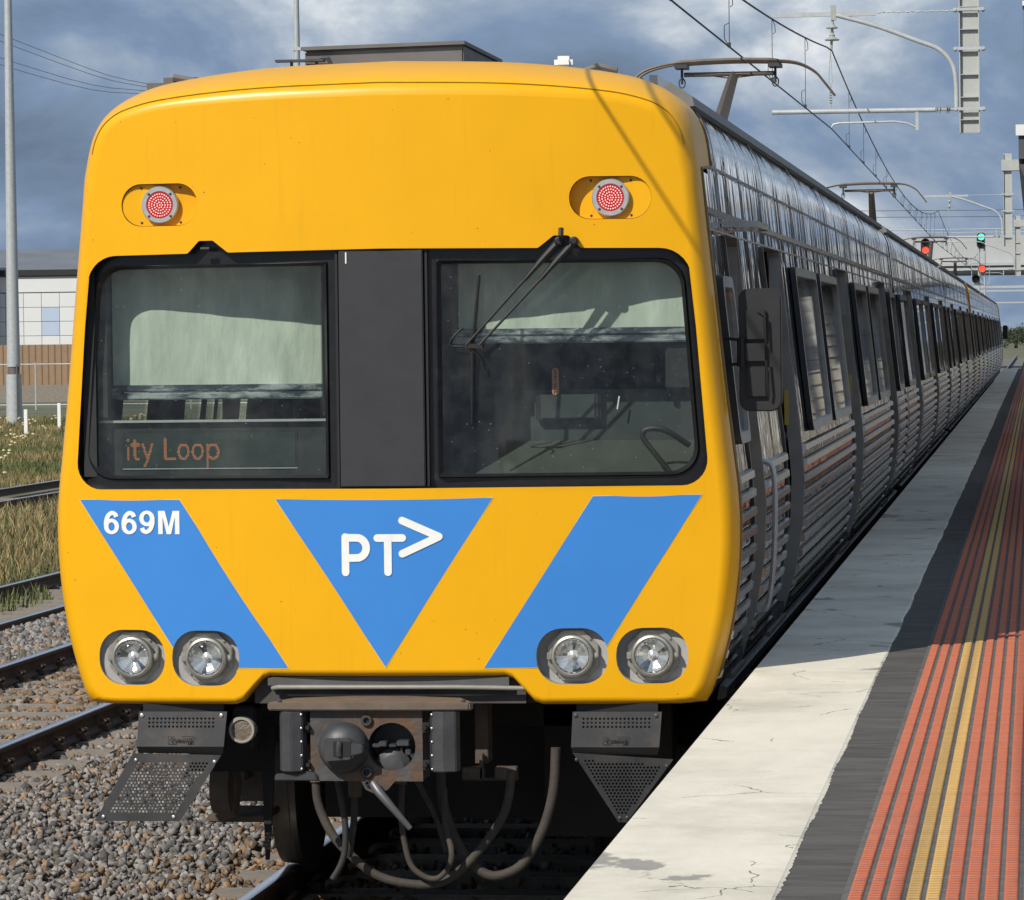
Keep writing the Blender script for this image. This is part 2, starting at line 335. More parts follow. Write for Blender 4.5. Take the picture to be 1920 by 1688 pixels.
# ------------------------------------------------------------------ body section
SIDE = [(1.425, .992), (1.475, 1.13), (1.527, 1.33), (1.560, 1.55), (1.572, 1.76), (1.565, 1.94), (1.542, 2.14), (1.507, 2.45), (1.467, 2.85), (1.432, 3.19), (1.412, 3.40)]
SC = catmull(SIDE, 6); SZ = [p[1] for p in SC]; SX = [p[0] for p in SC]
hw = lambda z: float(np.interp(z, SZ, SX))
TOP1 = [(1.327, 3.35), (1.312, 3.47), (1.288, 3.56), (1.24, 3.622), (1.15, 3.665), (.95, 3.70), (.55, 3.725), (0, 3.736)]
TOP2 = [(1.412, 3.40), (1.397, 3.53), (1.375, 3.615), (1.325, 3.70), (1.22, 3.778), (1.02, 3.842), (.58, 3.898), (0, 3.918)]
TOPW = [.0, .3, .5, .7, .9, 1, 1, 1]
BOT1 = [(0, 1.16), (.53, 1.16), (.565, 1.148), (.662, 1.046), (.70, 1.03), (1.0, 1.03)]
BOT2 = [(0, 1.127), (.54, 1.127), (.575, 1.112), (.665, 1.010), (.70, .998), (1.0, .994)]

# ================================================================== ground, tracks
GZ = -.62
GROUND = pm('ground_dirt', (.17, .15, .105), .95, var=.3, scale=.6, col2=(.085, .10, .035), c2lo=.4, c2hi=.6, bump=.4)
g = raw('ground', [(-900, -60, GZ), (900, -60, GZ), (900, 3000, GZ), (-900, 3000, GZ)], [(0, 1, 2, 3)], GROUND); tag(g, kind='structure')
BALM = pm('ballast_bed', (.16, .145, .125), .95, var=.35, scale=18, bump=.8, bscale=30)
bed = MB().prism([(-8.0, GZ), (-6.6, -.235), (1.75, -.235), (1.75, GZ)], -30, 400)
tag(bed.build('ballast_bed', BALM, smooth=0), kind='structure')

RUST = pm('rail_rust', (.085, .055, .04), .8, var=.25, scale=14, bump=.2)
RAILTOP = pm('rail_polished', (.55, .57, .6), .2, 1, var=.08, scale=8)
CONC = pm('sleeper_concrete', (.23, .20, .165), .9, var=.2, scale=9, bump=.3)
def track(cx, ztop, y0, y1, label, n_sl, ys, clips=0):
    t = empty('railway_track', (cx, 0, ztop), label, 'track')
    for s in (-.8, .8):
        x = s + math.copysign(.035, s)
        rl = MB().prism([(x - .07, -.16), (x + .07, -.16), (x + .065, -.145), (x + .012, -.125), (x + .010, -.045), (x + .035, -.035), (x + .036, -.008), (x - .036, -.008), (x - .035, -.035), (x - .010, -.045), (x - .012, -.125), (x - .065, -.145)], y0, y1).build('rail', RUST, t, 0)
        MB().prism([(x - .035, -.0079), (x + .035, -.0079), (x + .031, -.002), (x + .022, 0), (x - .022, 0), (x - .031, -.002)], y0 + .01, y1 - .01).build('rail_head', RAILTOP, rl, 30)
        if clips:
            for sg in (-1, 1):
                c0 = MB(); c0.box(x + sg * .075 - .035, x + sg * .075 + .035, -.055, .055, -.158, -.115); c0.tube([(x + sg * .06, -.07, -.115), (x + sg * .09, -.05, -.09), (x + sg * .055, 0, -.085), (x + sg * .09, .05, -.09), (x + sg * .06, .07, -.115)], .013, 6)
                first = c0.build('rail_clip', RUST, t, 30)
                first.location.y = ys
                for k in range(1, clips):
                    c = first.copy(); COL.objects.link(c); c.parent = t; c.location.y = ys + k * .68
    base = MB().box(-1.3, 1.3, -.12, .12, -.36, -.168).build('sleeper', CONC, t, 0, bev=.012); base.location.y = ys
    for k in range(1, n_sl):
        c = base.copy(); COL.objects.link(c); c.parent = t; c.location.y = ys + k * .68
    return t
track(0, 0, -25, 420, 'broad gauge track under the yellow-fronted train beside the platform', 40, .3, 12)
track(-4.7, 0, -25, 420, 'rusty-sided track with bright rail heads beside the train on the left', 60, 4.4, 40)
track(-9.13, -.4, -25, 420, 'weedy track half sunk in grass, second left of the train', 60, 20, 0)
track(-17.7, -.4, -25, 420, 'farthest weedy track on the left, beyond the tall dry grass', 20, 50, 0)

# ================================================================== platform
PZ = 1.13; PX = 1.632
def paint_mat():
    m = pm('platform_edge_paint', (.76, .70, .565), .75, var=.06, scale=5, bump=.15, bscale=40, stretch=(1, .35, 1))
    t = m.node_tree; b = t.nodes['Principled BSDF']; N = t.nodes.new; K = t.links.new; src = b.inputs['Base Color'].links[0].from_socket
    co = N('ShaderNodeTexCoord'); mpg = N('ShaderNodeMapping'); mpg.inputs['Scale'].default_value = (1.3, 1, 1); K(co.outputs['Object'], mpg.inputs[0])
    a = N('ShaderNodeTexNoise'); a.inputs['Scale'].default_value = 1.15; a.inputs['Detail'].default_value = 9; a.inputs['Roughness'].default_value = .62; K(mpg.outputs[0], a.inputs['Vector'])
    r_ = N('ShaderNodeValToRGB'); r_.color_ramp.elements[0].position = .62; r_.color_ramp.elements[1].position = .64; K(a.outputs['Fac'], r_.inputs[0])
    mm = N('ShaderNodeMix'); mm.data_type = 'RGBA'; K(r_.outputs[0], mm.inputs['Factor']); K(src, mm.inputs['A']); mm.inputs['B'].default_value = (.36, .335, .29, 1)
    # hair cracks
    w1 = N('ShaderNodeTexNoise'); w1.inputs['Scale'].default_value = 5; w1.inputs['Detail'].default_value = 5; K(co.outputs['Object'], w1.inputs['Vector'])
    mxv = N('ShaderNodeMix'); mxv.data_type = 'VECTOR'; mxv.inputs['Factor'].default_value = .16; K(co.outputs['Object'], mxv.inputs['A']); K(w1.outputs['Color'], mxv.inputs['B'])
    v = N('ShaderNodeTexVoronoi'); v.feature = 'DISTANCE_TO_EDGE'; v.inputs['Scale'].default_value = 2.3; K(mxv.outputs['Result'], v.inputs['Vector'])
    lt = N('ShaderNodeMath'); lt.operation = 'LESS_THAN'; lt.inputs[1].default_value = .006; K(v.outputs['Distance'], lt.inputs[0])
    g_ = N('ShaderNodeTexNoise'); g_.inputs['Scale'].default_value = 1.7; K(co.outputs['Object'], g_.inputs['Vector'])
    gt = N('ShaderNodeMath'); gt.operation = 'GREATER_THAN'; gt.inputs[1].default_value = .55; K(g_.outputs['Fac'], gt.inputs[0])
    ml = N('ShaderNodeMath'); ml.operation = 'MULTIPLY'; K(lt.outputs[0], ml.inputs[0]); K(gt.outputs[0], ml.inputs[1])
    m2 = N('ShaderNodeMix'); m2.data_type = 'RGBA'; K(ml.outputs[0], m2.inputs['Factor']); K(mm.outputs['Result'], m2.inputs['A']); m2.inputs['B'].default_value = (.22, .20, .16, 1)
    # soft grime
    gr = N('ShaderNodeTexNoise'); gr.inputs['Scale'].default_value = .9; gr.inputs['Detail'].default_value = 10; gr.inputs['Roughness'].default_value = .7; mp3 = N('ShaderNodeMapping'); mp3.inputs['Location'].default_value = (4, 2, 0); K(co.outputs['Object'], mp3.inputs[0]); K(mp3.outputs[0], gr.inputs['Vector'])
    rg = N('ShaderNodeValToRGB'); rg.color_ramp.elements[0].position = .45; rg.color_ramp.elements[1].position = .8; rg.color_ramp.elements[0].color = (1, 1, 1, 1); rg.color_ramp.elements[1].color = (.55, .54, .5, 1); K(gr.outputs['Fac'], rg.inputs[0])
    m3 = N('ShaderNodeMix'); m3.data_type = 'RGBA'; m3.blend_type = 'MULTIPLY'; m3.inputs['Factor'].default_value = 1; K(m2.outputs['Result'], m3.inputs['A']); K(rg.outputs[0], m3.inputs['B'])
    K(m3.outputs['Result'], b.inputs['Base Color']); return m
PAINT = paint_mat()
ASPH = pm('platform_asphalt', (.084, .077, .067), .9, var=.42, scale=11, stretch=(.3, 1.3, 1), bump=.6, bscale=120, col2=(.125, .115, .098), c2lo=.48, c2hi=.75)
PCONC = pm('platform_concrete', (.20, .19, .17), .9, var=.2, scale=3, bump=.4)
plat = MB().box(PX + .03, 14, -40, 143, GZ, PZ - .06).build('platform', PCONC, None, 0); tag(plat, kind='structure')
# coping slabs with a thin joint between them, their outer (asphalt) paint edge ragged
jo = [-30, -12.6, 26.4] + [26.4 + 9 * k for k in range(1, 14)]
for k in range(len(jo) - 1):
    y0, y1 = jo[k] + .006, min(jo[k + 1], 143) - .006
    MB().box(PX, 2.19, y0, y1, PZ - .16, PZ).build('coping_slab', PAINT, plat, 0)
    if y1 < 60:
        ys_ = np.arange(y0, y1, .025); ex = 2.192 + .010 * np.abs(np.sin(ys_ * 1.7) * np.sin(ys_ * .37)) + .007 * rng.random(len(ys_))
        V = [(2.1895, y, PZ - .0005) for y in ys_] + [(x, y, PZ - .0045) for x, y in zip(ex, ys_)]; n = len(ys_)
        raw('paint_overrun', V, [(i, n + i, n + i + 1, i + 1) for i in range(n - 1)], PAINT, plat)
MB().box(2.19, 14, -40, 143, PZ - .06, PZ - .006).build('asphalt_surface', ASPH, plat, 0)
MAT_ = pm('tactile_mat_grey', (.12, .115, .105), .85, var=.3, scale=14, stretch=(1, 1, 1), bump=.9, bscale=26)
MB().box(2.375, 3.06, -39, 142.9, PZ - .008, PZ - .003).build('tactile_mat', MAT_, plat, 0)
TR = pm('tactile_orange_red', (.52, .145, .068), .7, var=.14, scale=8, bump=.4, bscale=120, col2=(.28, .095, .06), c2lo=.55, c2hi=.8)
TY = pm('tactile_yellow', (.62, .37, .11), .7, var=.12, scale=8, bump=.4, bscale=120, col2=(.45, .28, .1), c2lo=.55, c2hi=.8)
def strip_mesh():
    V = []; Fc = []; Mi = []; ys_ = []
    y = -9.
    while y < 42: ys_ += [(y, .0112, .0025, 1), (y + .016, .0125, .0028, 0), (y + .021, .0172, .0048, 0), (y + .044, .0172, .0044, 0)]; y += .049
    ys_ += [(y, .0155, .004, 0), (142.8, .0155, .004, 0)]
    for yy, hwid, z, k in ys_: V += [(-hwid - .002, yy, -.004), (-hwid, yy, z), (hwid, yy, z), (hwid + .002, yy, -.004)]
    for i in range(len(ys_) - 1):
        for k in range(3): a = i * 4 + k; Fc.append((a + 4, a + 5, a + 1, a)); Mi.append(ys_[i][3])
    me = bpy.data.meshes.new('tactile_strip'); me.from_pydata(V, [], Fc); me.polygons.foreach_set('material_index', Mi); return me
TRD = pm('tactile_red_shade_grime', (.22, .075, .05), .85, var=.3, scale=20); TYD = pm('tactile_yellow_shade_grime', (.30, .19, .08), .85, var=.3, scale=20)  # valley faces between teeth: shade painted in as darker colour, along with grime
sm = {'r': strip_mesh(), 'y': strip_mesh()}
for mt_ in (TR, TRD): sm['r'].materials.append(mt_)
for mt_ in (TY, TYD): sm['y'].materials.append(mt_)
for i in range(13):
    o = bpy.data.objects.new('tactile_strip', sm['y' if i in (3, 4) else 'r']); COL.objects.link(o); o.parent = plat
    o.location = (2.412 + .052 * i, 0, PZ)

# ================================================================== train carriage
def opening_cells(openings, side, y0, y1, z0, z1):
    ym, zm = (y0 + y1) / 2, (z0 + z1) / 2
    return any(s == side and a < ym < b and c < zm < d for s, a, b, c, d in openings)
ROOFP = catmull([(x - .008, z - .01) for x, z in TOP2[:-1]] + [(0, TOP2[-1][1] - .01)], 4)
def section(zs):
    """right-hand half of the body section, from sill to roof centre"""
    return [(hw(z) - .008, z) for z in zs] + [p for p in ROOFP if p[1] > 3.405]
def shell(parent, y0, y1, openings):
    zs = sorted(set([1.0, 1.03, 1.2, 1.4, 1.6, 1.8, 2.0, 2.06, 2.12, 2.2, 2.4, 2.6, 2.75, 2.9, 3.05, 3.12, 3.2, 3.3, 3.39]))
    half = section(zs); prof = half + [(-x, z) for x, z in half[::-1][1:]]
    ys_ = sorted(set([y0, y1, y0 + .46] + [v for o in openings for v in o[1:3]] + list(np.arange(y0 + .4, y1, .8))))
    V = [(x, y, z) for y in ys_ for x, z in prof]; n = len(prof); Fc = []
    for i in range(len(ys_) - 1):
        for k in range(n - 1):
            side = 1 if prof[k][0] + prof[k + 1][0] > 0 else -1
            if opening_cells(openings, side, ys_[i], ys_[i + 1], prof[k][1], prof[k + 1][1]): continue
            if y0 > .3 and ys_[i] < .8 and prof[k][1] > 3.385 and prof[k + 1][1] > 3.385: continue
            Fc.append((i * n + k, (i + 1) * n + k, (i + 1) * n + k + 1, i * n + k + 1))
    for i in (0, len(ys_) - 1):     # end bulkhead only at the far end
        if i: Fc.append(tuple(i * n + k for k in range(n)))
    return raw('body_shell', V, Fc, STEEL, parent, 40)
DOORG = pm('door_jamb_grey', (.30, .27, .235), .5, .3, var=.15, scale=7)
DOORP = pm('door_leaf_shade_black', (.012, .013, .015), .4, .1, var=.2, scale=3)  # near-black leaf: the shade of the door slots is put into its colour
YPL = pm('small_yellow_plate', (.55, .40, .06), .5, var=.1)
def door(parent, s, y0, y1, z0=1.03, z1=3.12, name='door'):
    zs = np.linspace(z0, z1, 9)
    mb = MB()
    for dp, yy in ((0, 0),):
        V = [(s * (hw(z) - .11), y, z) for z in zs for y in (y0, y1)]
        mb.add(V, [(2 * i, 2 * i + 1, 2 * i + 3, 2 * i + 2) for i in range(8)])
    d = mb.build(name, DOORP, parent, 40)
    j = MB()
    for y, t in ((y0, -1), (y1, 1)):
        V = [(s * (hw(z) + .003), y, z) for z in zs] + [(s * (hw(z) - .072), y, z) for z in zs]
        V2 = [(x, y + t * .03, z) for x, y, z in V[:9]]
        j.add(V + V2, [(i, i + 1, 10 + i, 9 + i) for i in range(8)] + [(i, i + 1, 19 + i, 18 + i) for i in range(8)])
    x1, x0 = hw(z1) + .003, hw(z1) - .11
    j.add([(s * x1, y0, z1), (s * x1, y1, z1), (s * x0, y1, z1), (s * x0, y0, z1)], [(0, 1, 2, 3)])
    x1, x0 = hw(z0) + .02, hw(z0) - .12
    j.box(min(s * x0, s * x1), max(s * x0, s * x1), y0 - .02, y1 + .02, z0 - .05, z0)
    j.build('door_jamb', DOORG, d, 20)
    x = s * (hw(2.2) - .06); MB().box(x - .012, x + .012, y1 - .012, y1 - .002, 2.12, 2.32).build('yellow_plate', YPL, d, 0)
    x = s * (hw(2.9) - .05); MB().box(x - .03, x + .03, y1 - .014, y1 - .002, 2.78, 3.08).build('cover_plate', GREYP, d, 0)
    return d
def side_window(parent, s, y0, y1, z0=2.06, z1=3.05, glass=SIDEGLASS):
    zs = np.linspace(z0, z1, 9)
    def loop(m, off):   # rounded loop on the side surface
        lp = fillet([(y0 + m, z0 + m, .07), (y1 - m, z0 + m, .07), (y1 - m, z1 - m, .07), (y0 + m, z1 - m, .07)], 4)
        return [(s * (hw(z) + off), y, z) for y, z in lp]
    A, B, C_, D = loop(0, -.004), loop(.004, .028), loop(.055, .028), loop(.06, .008); n = len(A)
    fr = MB().add(B + C_ + D, [(r * n + i, r * n + (i + 1) % n, (r + 1) * n + (i + 1) % n, (r + 1) * n + i) for r in range(2) for i in range(n)]).build('window_frame', FRAMEM, parent, 30)
    MB().add(A + B, [(i, (i + 1) % n, n + (i + 1) % n, n + i) for i in range(n)]).build('frame_gasket', RUBBER, fr, 30)
    P, T = region(fillet([(y0 + .06, z0 + .06, .07), (y1 - .06, z0 + .06, .07), (y1 - .06, z1 - .06, .07), (y0 + .06, z1 - .06, .07)], 4), (), .25)
    raw('pane', [(s * (hw(p[1]) + .008), p[0], p[1]) for p in P], [tuple(t) if s > 0 else tuple(t)[::-1] for t in T], glass, fr, 40)
RIBZ = [1.985 - .088 * k for k in range(11)]
def rib_geo(mb, s, y0, y1, z):
    V = []
    for y in (y0, y1):
        for dz, o in ((.024, -.006), (.016, .015), (-.016, .015), (-.024, -.006)): V.append((s * (hw(z + dz) + o), y + (.008 if y == y0 else -.008) * (1 if o > 0 else 0), z + dz))
    mb.add(V, [(0, 1, 5, 4), (1, 2, 6, 5), (2, 3, 7, 6), (0, 3, 2, 1), (4, 5, 6, 7)])
DOORS = [(4.0, 5.4), (12.0, 13.4), (20.0, 21.4)]
WINS = [(6.35, 8.65), (9.05, 11.4), (14.2, 16.4), (16.85, 19.2), (21.9, 23.3)]
SEGS = [(5.55, 11.85), (13.55, 19.85), (21.55, 23.85)]
CARL = 23.95; PITCH = 24.3
def side_trims(parent):
    for s in (-1, 1):
        for z, h, o in ((3.215, .013, .012), (3.43, .006, .004), (3.13, .004, .003)):
            x = hw(min(z, 3.4)) - .008
            MB().box(min(s * x, s * (x + o)), max(s * x, s * (x + o)), .45 if z < 3.4 else .98, CARL, z - h, z + h).build('drip_rail', STEEL2, parent, 0)
        x = 1.30; MB().prism([(s * 1.30, 3.71), (s * 1.335, 3.715), (s * 1.325, 3.76), (s * 1.22, 3.83), (s * 1.19, 3.80)], .95, CARL).build('roof_gutter', pm('roof_gutter_grey', (.20, .195, .18), .5, .2, var=.15, scale=4), parent, 0); MB().box(min(s * 1.12, s * 1.16), max(s * 1.12, s * 1.16), 1.0, CARL, 3.80, 3.865).build('roof_edge_rail', STEEL2, parent, 0)
        x = hw(1.02); MB().prism([(s * (x - .02), .94), (s * (x + .02), .95), (s * (x + .03), 1.0), (s * (x - .005), 1.015)], .9, CARL).build('sill_rail', CHAR, parent, 20)
        for k in range(7):
            y = 1.2 + 3.4 * k
            pts = [(hw(z) - .002, z) for z in (3.23, 3.3, 3.39)] + [(p[0] + .006, p[1] + .006) for p in ROOFP if 3.42 < p[1] < 3.72]
            MB().tube([(s * x_, y, z_) for x_, z_ in pts], .0028, 5).build('roof_seam', STEEL2, parent, 30)
def underframe(parent):
    m = MB(); m.box(-1.15, 1.15, .9, CARL - .1, .82, 1.0); m.box(-1.3, 1.3, 1.3, CARL - .3, .93, .995)
    for y in (8.2, 10.4, 12.7): m.box(-1.28, -.3, y, y + 1.9, .42, .84); m.box(.35, 1.3, y + .2, y + 1.8, .45, .84)
    m.build('underframe', UNDER, parent, 0)
def bogie(parent, yc):
    m = MB(); m.box(-1.12, -.96, yc - 1.75, yc + 1.75, .48, .68); m.box(.96, 1.12, yc - 1.75, yc + 1.75, .48, .68); m.box(-1, 1, yc - .3, yc + .3, .5, .8); m.box(-1., 1., yc - 1.7, yc - 1.55, .5, .66)
    for s in (-1, 1):
        for d in (-1.2, 1.2): m.box(s * 1.06 - .11, s * 1.06 + .11, yc + d - .16, yc + d + .16, .33, .62)
    b = m.build('bogie_frame', DUSTY, parent, 0, bev=.012)
    for d in (-1.2, 1.2):
        for s in (-1, 1):
            MB().lathe((s * .735, yc + d, .462), [(.12, -.02), (.44, -.005), (.50, 0), (.50, s * .03), (.462, s * .045), (.455, s * .135), (.40, s * .14), (.38, s * .11), (.16, s * .11), (.14, s * .16)], 40, 'x').build('wheel', pm('wheel_steel', (.10, .085, .07), .5, .6, var=.2, scale=10), b, 30)
def pantograph(parent, yc, d=1):
    yk = yc - 1.8 * d
    m = MB(); m.tube([(.03, yk, 4.42), (.07, yc, 5.10)], [.075, .05], 4); m.tube([(-.40, yc, 5.12), (.46, yc, 5.12)], .022, 8); m.tube([(-.12, yc, 5.105), (0, yc, 5.085), (.14, yc, 5.09), (.28, yc, 5.105)], .007, 5); m.tube([(.0, yk + 1.5 * d, 4.08), (.03, yk, 4.42)], .05, 8); m.tube([(.1, yk - .25 * d, 4.3), (.1, yk + .9 * d, 4.1)], .018, 6)
    p = m.build('pantograph', COPPER, parent, 30)
    for dy in (-.11, .11):
        hd = MB(); pts = catmull([(-.93, 5.02), (-.78, 5.15), (-.55, 5.215), (-.3, 5.235), (.08, 5.245), (.46, 5.235), (.68, 5.21), (.84, 5.13), (.93, 5.03), (1.03, 4.90)], 5)
        hd.tube([(x, yc + dy, z) for x, z in pts], [.013 if abs(x) > .5 else .024 for x, z in pts], 6); hd.build('collector_head', COPPER, p, 40)
    for x in (-.42, .47):
        fx = MB(); fx.box(x - .06, x + .06, yc - .15, yc + .15, 5.175, 5.21); fx.tube([(x, yc, 5.19), (x, yc, 5.03)], .014, 6); fx.tube([(x + .03 * math.cos(a), yc, 5.04 + .045 * math.sin(a)) for a in np.linspace(0, 6.28, 12)], .007, 5)
        fx.build('head_spring', CHAR, p, 30)
    yb = yk + .6 * d
    bs = MB(); bs.box(-.55, .55, yb - .9, yb + 1.0, 3.93, 4.0)
    for x in (-.42, .42):
        for y in (-.7, .8): bs.lathe((x, yb + y, 4.0), [(.03, 0), (.06, .02), (.03, .04), (.06, .06), (.03, .08), (.05, .11)], 12, 'z')
    bs.box(-.6, .6, yb - .8, yb - .7, 4.11, 4.16); bs.box(-.6, .6, yb + .75, yb + .85, 4.11, 4.16); bs.box(-.06, .06, yb - .8, yb + .85, 4.11, 4.15)
    bs.tube([(-.14, yk, 4.2), (.02, yk, 4.36), (.20, yk, 4.3)], .05, 8); bs.tube([(.02, yk, 4.36), (.32, yk - .1, 4.32)], .022, 6); bs.tube([(-.24, yk, 4.2), (-.2, yk, 4.34), (-.05, yk, 4.42), (.03, yk, 4.42)], .013, 6); bs.tube([(.2, yk, 4.3), (.17, yk, 4.12)], .04, 6); bs.tube([(.05, yk, 4.35), (.08, yk, 4.2), (.0, yk, 4.12)], .03, 6); bs.box(.06, .2, yk - .05, yk + .1, 4.08, 4.24); bs.tube([(-.06, yk, 4.3), (-.06, yk, 4.12)], .022, 6)
    bs.build('pantograph_base', CHAR, p, 30)
def roof_kit(parent, yc):
    MB().box(-.75, .45, yc, yc + 2.2, 3.9, 4.13).build('roof_vent_box', ROOFG, parent, 0, bev=.02)
    for k in range(2): MB().tube([(.9, yc - 2 - 1.3 * k + .06 * math.cos(a), 3.87 + .17 * math.sin(a)) for a in np.linspace(0, math.pi, 9)], .014, 6).build('lifting_eye', CHAR, parent, 40)

def passenger_side(car, near=True):
    """doors, windows and ribs of one carriage; ribs are single parts on the near carriages"""
    for s in (1, -1):
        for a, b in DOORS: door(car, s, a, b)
        for a, b in WINS: side_window(car, s, a, b)
    for s in (1, -1):
        far = None if (near and s > 0) else MB()
        for a, b in SEGS:
            for z in RIBZ:
                if far is None: m = MB(); rib_geo(m, s, a, b, z); m.build('side_rib', STEEL2, car, 30)
                else: rib_geo(far, s, a, b, z)
        if far: tag(far.build('side_ribs', STEEL2, car, 30), kind='stuff')

lead = empty('train_carriage', (0, 0, 0), 'lead carriage with yellow front, blue stripes and driver cab', 'train carriage', 'carriages of the train at the platform')
OPEN = [(s, a, b, 1.03, 3.12) for s in (1, -1) for a, b in DOORS] + [(1, 1.35, 2.1, 1.03, 3.12)]
OPEN += [(-1, 1.4, 1.95, 2.12, 2.75), (-1, 2.85, 3.25, 2.12, 2.75), (-1, 3.4, 3.6, 2.12, 2.75), (-1, 3.7, 3.85, 2.12, 2.75)]
shell(lead, .36, CARL, OPEN)
passenger_side(lead)
side_trims(lead); underframe(lead); bogie(lead, 3.35); bogie(lead, 20.4); pantograph(lead, 20.4)
for a, b in ((1.4, 1.95), (2.85, 3.25), (3.4, 3.6), (3.7, 3.85)): raw('left_side_pane', [(-hw(z) + .002, y, z) for y, z in ((a, 2.12), (b, 2.12), (b, 2.75), (a, 2.75))], [(0, 1, 2, 3)], GLASS, lead)
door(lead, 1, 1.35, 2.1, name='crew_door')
side_window(lead, 1, .55, 1.2, 2.14, 2.92)
for s in (1,):
    for a, b in ((.42, 1.3), (2.2, 3.88)):
        for z in RIBZ:
            m = MB(); rib_geo(m, s, a, b, z); m.build('side_rib', STEEL2, lead, 30)
MB().box(1.43, 1.60, 1.28, 2.15, 3.155, 3.185).build('crew_door_hood', STEEL2, lead, 0)
MB().tube(catmull([(1.545, 2.2, 2.02), (1.60, 2.2, 1.98), (1.612, 2.2, 1.8), (1.60, 2.2, 1.5), (1.57, 2.2, 1.3), (1.52, 2.2, 1.26)], 4), .014, 8).build('grab_rail', BRUSH, lead, 40)
# mirror on its bracket
mr = MB().prism(rrect(1.662, 2.575, .195, .56, .05), .50, .545).build('rear_view_mirror', pm('mirror_back', (.018, .017, .018), .5, var=.2), lead, 30, bev=.006)
for z_ in (2.62, 2.36): MB().box(1.60, 1.69, .475, .50, z_, z_ + .14).build('mirror_motor_cover', RUBBER, mr, 0, bev=.005)
m = MB().box(1.575, 1.685, .468, .50, 2.525, 2.605); m.tube([(1.578, .47, 2.50), (1.578, .47, 2.63)], .02, 8); m.tube([(1.50, .5, 2.63), (1.58, .47, 2.62)], .008, 6); m.tube([(1.50, .5, 2.505), (1.58, .47, 2.515)], .008, 6); m.build('mirror_bracket', RUBBER, mr, 30)
for p_ in ([(1.655, .468, 2.75), (1.685, .462, 2.73), (1.69, .462, 2.6)], [(1.69, .462, 2.53), (1.70, .462, 2.40), (1.70, .47, 2.36)]): MB().tube(p_, .006, 6).build('mirror_cable', RUBBER, mr, 30)

# ---- yellow cab moulding
k1 = [(a, b, 0) for a, b in BOT1]; k2 = [(a, b, 0) for a, b in BOT2]
O1, O2, W = [], [], []
def addpair(p, q, w_, n=1):
    if O1 and n > 1:
        a, b, c = O1[-1], O2[-1], W[-1]
        for k in range(1, n): t = k / n; O1.append((a[0] + (p[0] - a[0]) * t, a[1] + (p[1] - a[1]) * t)); O2.append((b[0] + (q[0] - b[0]) * t, b[1] + (q[1] - b[1]) * t)); W.append(c + (w_ - c) * t)
    O1.append(p); O2.append(q); W.append(w_)
for i, (p, q) in enumerate(zip(BOT1, BOT2)): addpair(p, q, 0, 6 if i in (1, 5) else 3 if i else 1)
addpair((1.32, 1.03), (1.385, .992), 0, 6); addpair((1.345, 1.035), (1.42, .996), 0, 2)
for x, z in SC:
    if 1.03 < z < 3.34: addpair((x - .085, max(z, 1.06)), (x, z), 0)
T1 = catmull(TOP1, 5); T2 = catmull(TOP2, 5); TW = np.interp(np.linspace(0, len(TOPW) - 1, len(T1)), range(len(TOPW)), TOPW)
for p, q, t in zip(T1, T2, TW): addpair(p, q, float(t))
full = lambda O: O + [(-x, z) for x, z in O[::-1][1:-1]]
O1f, O2f = full(O1), full(O2); Wf = W + W[::-1][1:-1]
BAND = [(0, 1.974), (1.452, 1.974, .115), (1.372, 3.036, .14), (.895, 3.041, .02), (.84, 3.098, .015), (.775, 3.098, .015), (.705, 3.043, .02), (0, 3.05)]
BANDf = fillet(BAND); BANDf = BANDf + [(-x, z) for x, z in BANDf[::-1] if x > 1e-6]
HL = [(-1.19, 1.208), (-.836, 1.208), (.836, 1.215), (1.19, 1.212)]
HH = [rrect(x, z, .318, .252, .115) for x, z in HL]
MK = [(-1.027, 3.264), (1.027, 3.264)]; MH = [rrect(x, z, .363, .192, .094, 9) for x, z in MK]
cab = front_sheet('cab_front', O1f, [BANDf] + HH + MH, 0, YEL, lead, .05)
# roll-over of the moulding into flanks and roof
side_p = [(0, 0), (.17, .015), (.36, .07), (.56, .17), (.76, .34), (.91, .58), (.98, .8), (1, 1)]
top_p = [(0, 0), (.10, .006), (.21, .022), (.31, .055), (.48, .19), (.68, .42), (.86, .70), (1, 1)]
rings = []
for r in range(8):
    ring = []
    for p, q, w_ in zip(O1f, O2f, Wf):
        s = side_p[r][0] * (1 - w_) + top_p[r][0] * w_; t = side_p[r][1] * (1 - w_) + top_p[r][1] * w_
        ya = yf(p[0]); yb = (yf(q[0]) + .13) * (1 - w_) + .46 * w_
        if q[1] < 1.14 and abs(q[0]) < 1.37: yb = yf(q[0]) + .05
        ring.append((p[0] + (q[0] - p[0]) * s, ya + (yb - ya) * t, p[1] + (q[1] - p[1]) * s))
    rings.append(ring)
last = []
for p, w_, q in zip(rings[-1], Wf, O2f): last.append((p[0], p[1] + .045 if w_ < .01 and q[1] > 1.14 else (p[1] + .04 if w_ < .01 else .88), p[2] + .0))
rings.append(last); n = len(O1f)
V = [p for r in rings for p in r]
raw('cab_roll_over', V, [(r * n + i, r * n + (i + 1) % n, (r + 1) * n + (i + 1) % n, (r + 1) * n + i) for r in range(len(rings) - 1) for i in range(n)], YEL, lead, 50)
MB().tube([(p[0] * 1.002, p[1] + .03, p[2]) for p, w_, q in zip(rings[-1], Wf, O2f) if p[0] > 0 and p[2] > 1.1 and w_ < .6], .007, 6).build('cab_edge_trim', pm('brown_trim', (.28, .17, .05), .5, var=.2), lead, 40)
MB().tube([(p[0], p[1] - .002, p[2] + .002) for p, w_ in zip(rings[3], Wf) if w_ > .25], .0022, 5).build('brow_seam', pm('seam_brown', (.25, .13, .01), .6, var=.3, scale=20), lead, 40)
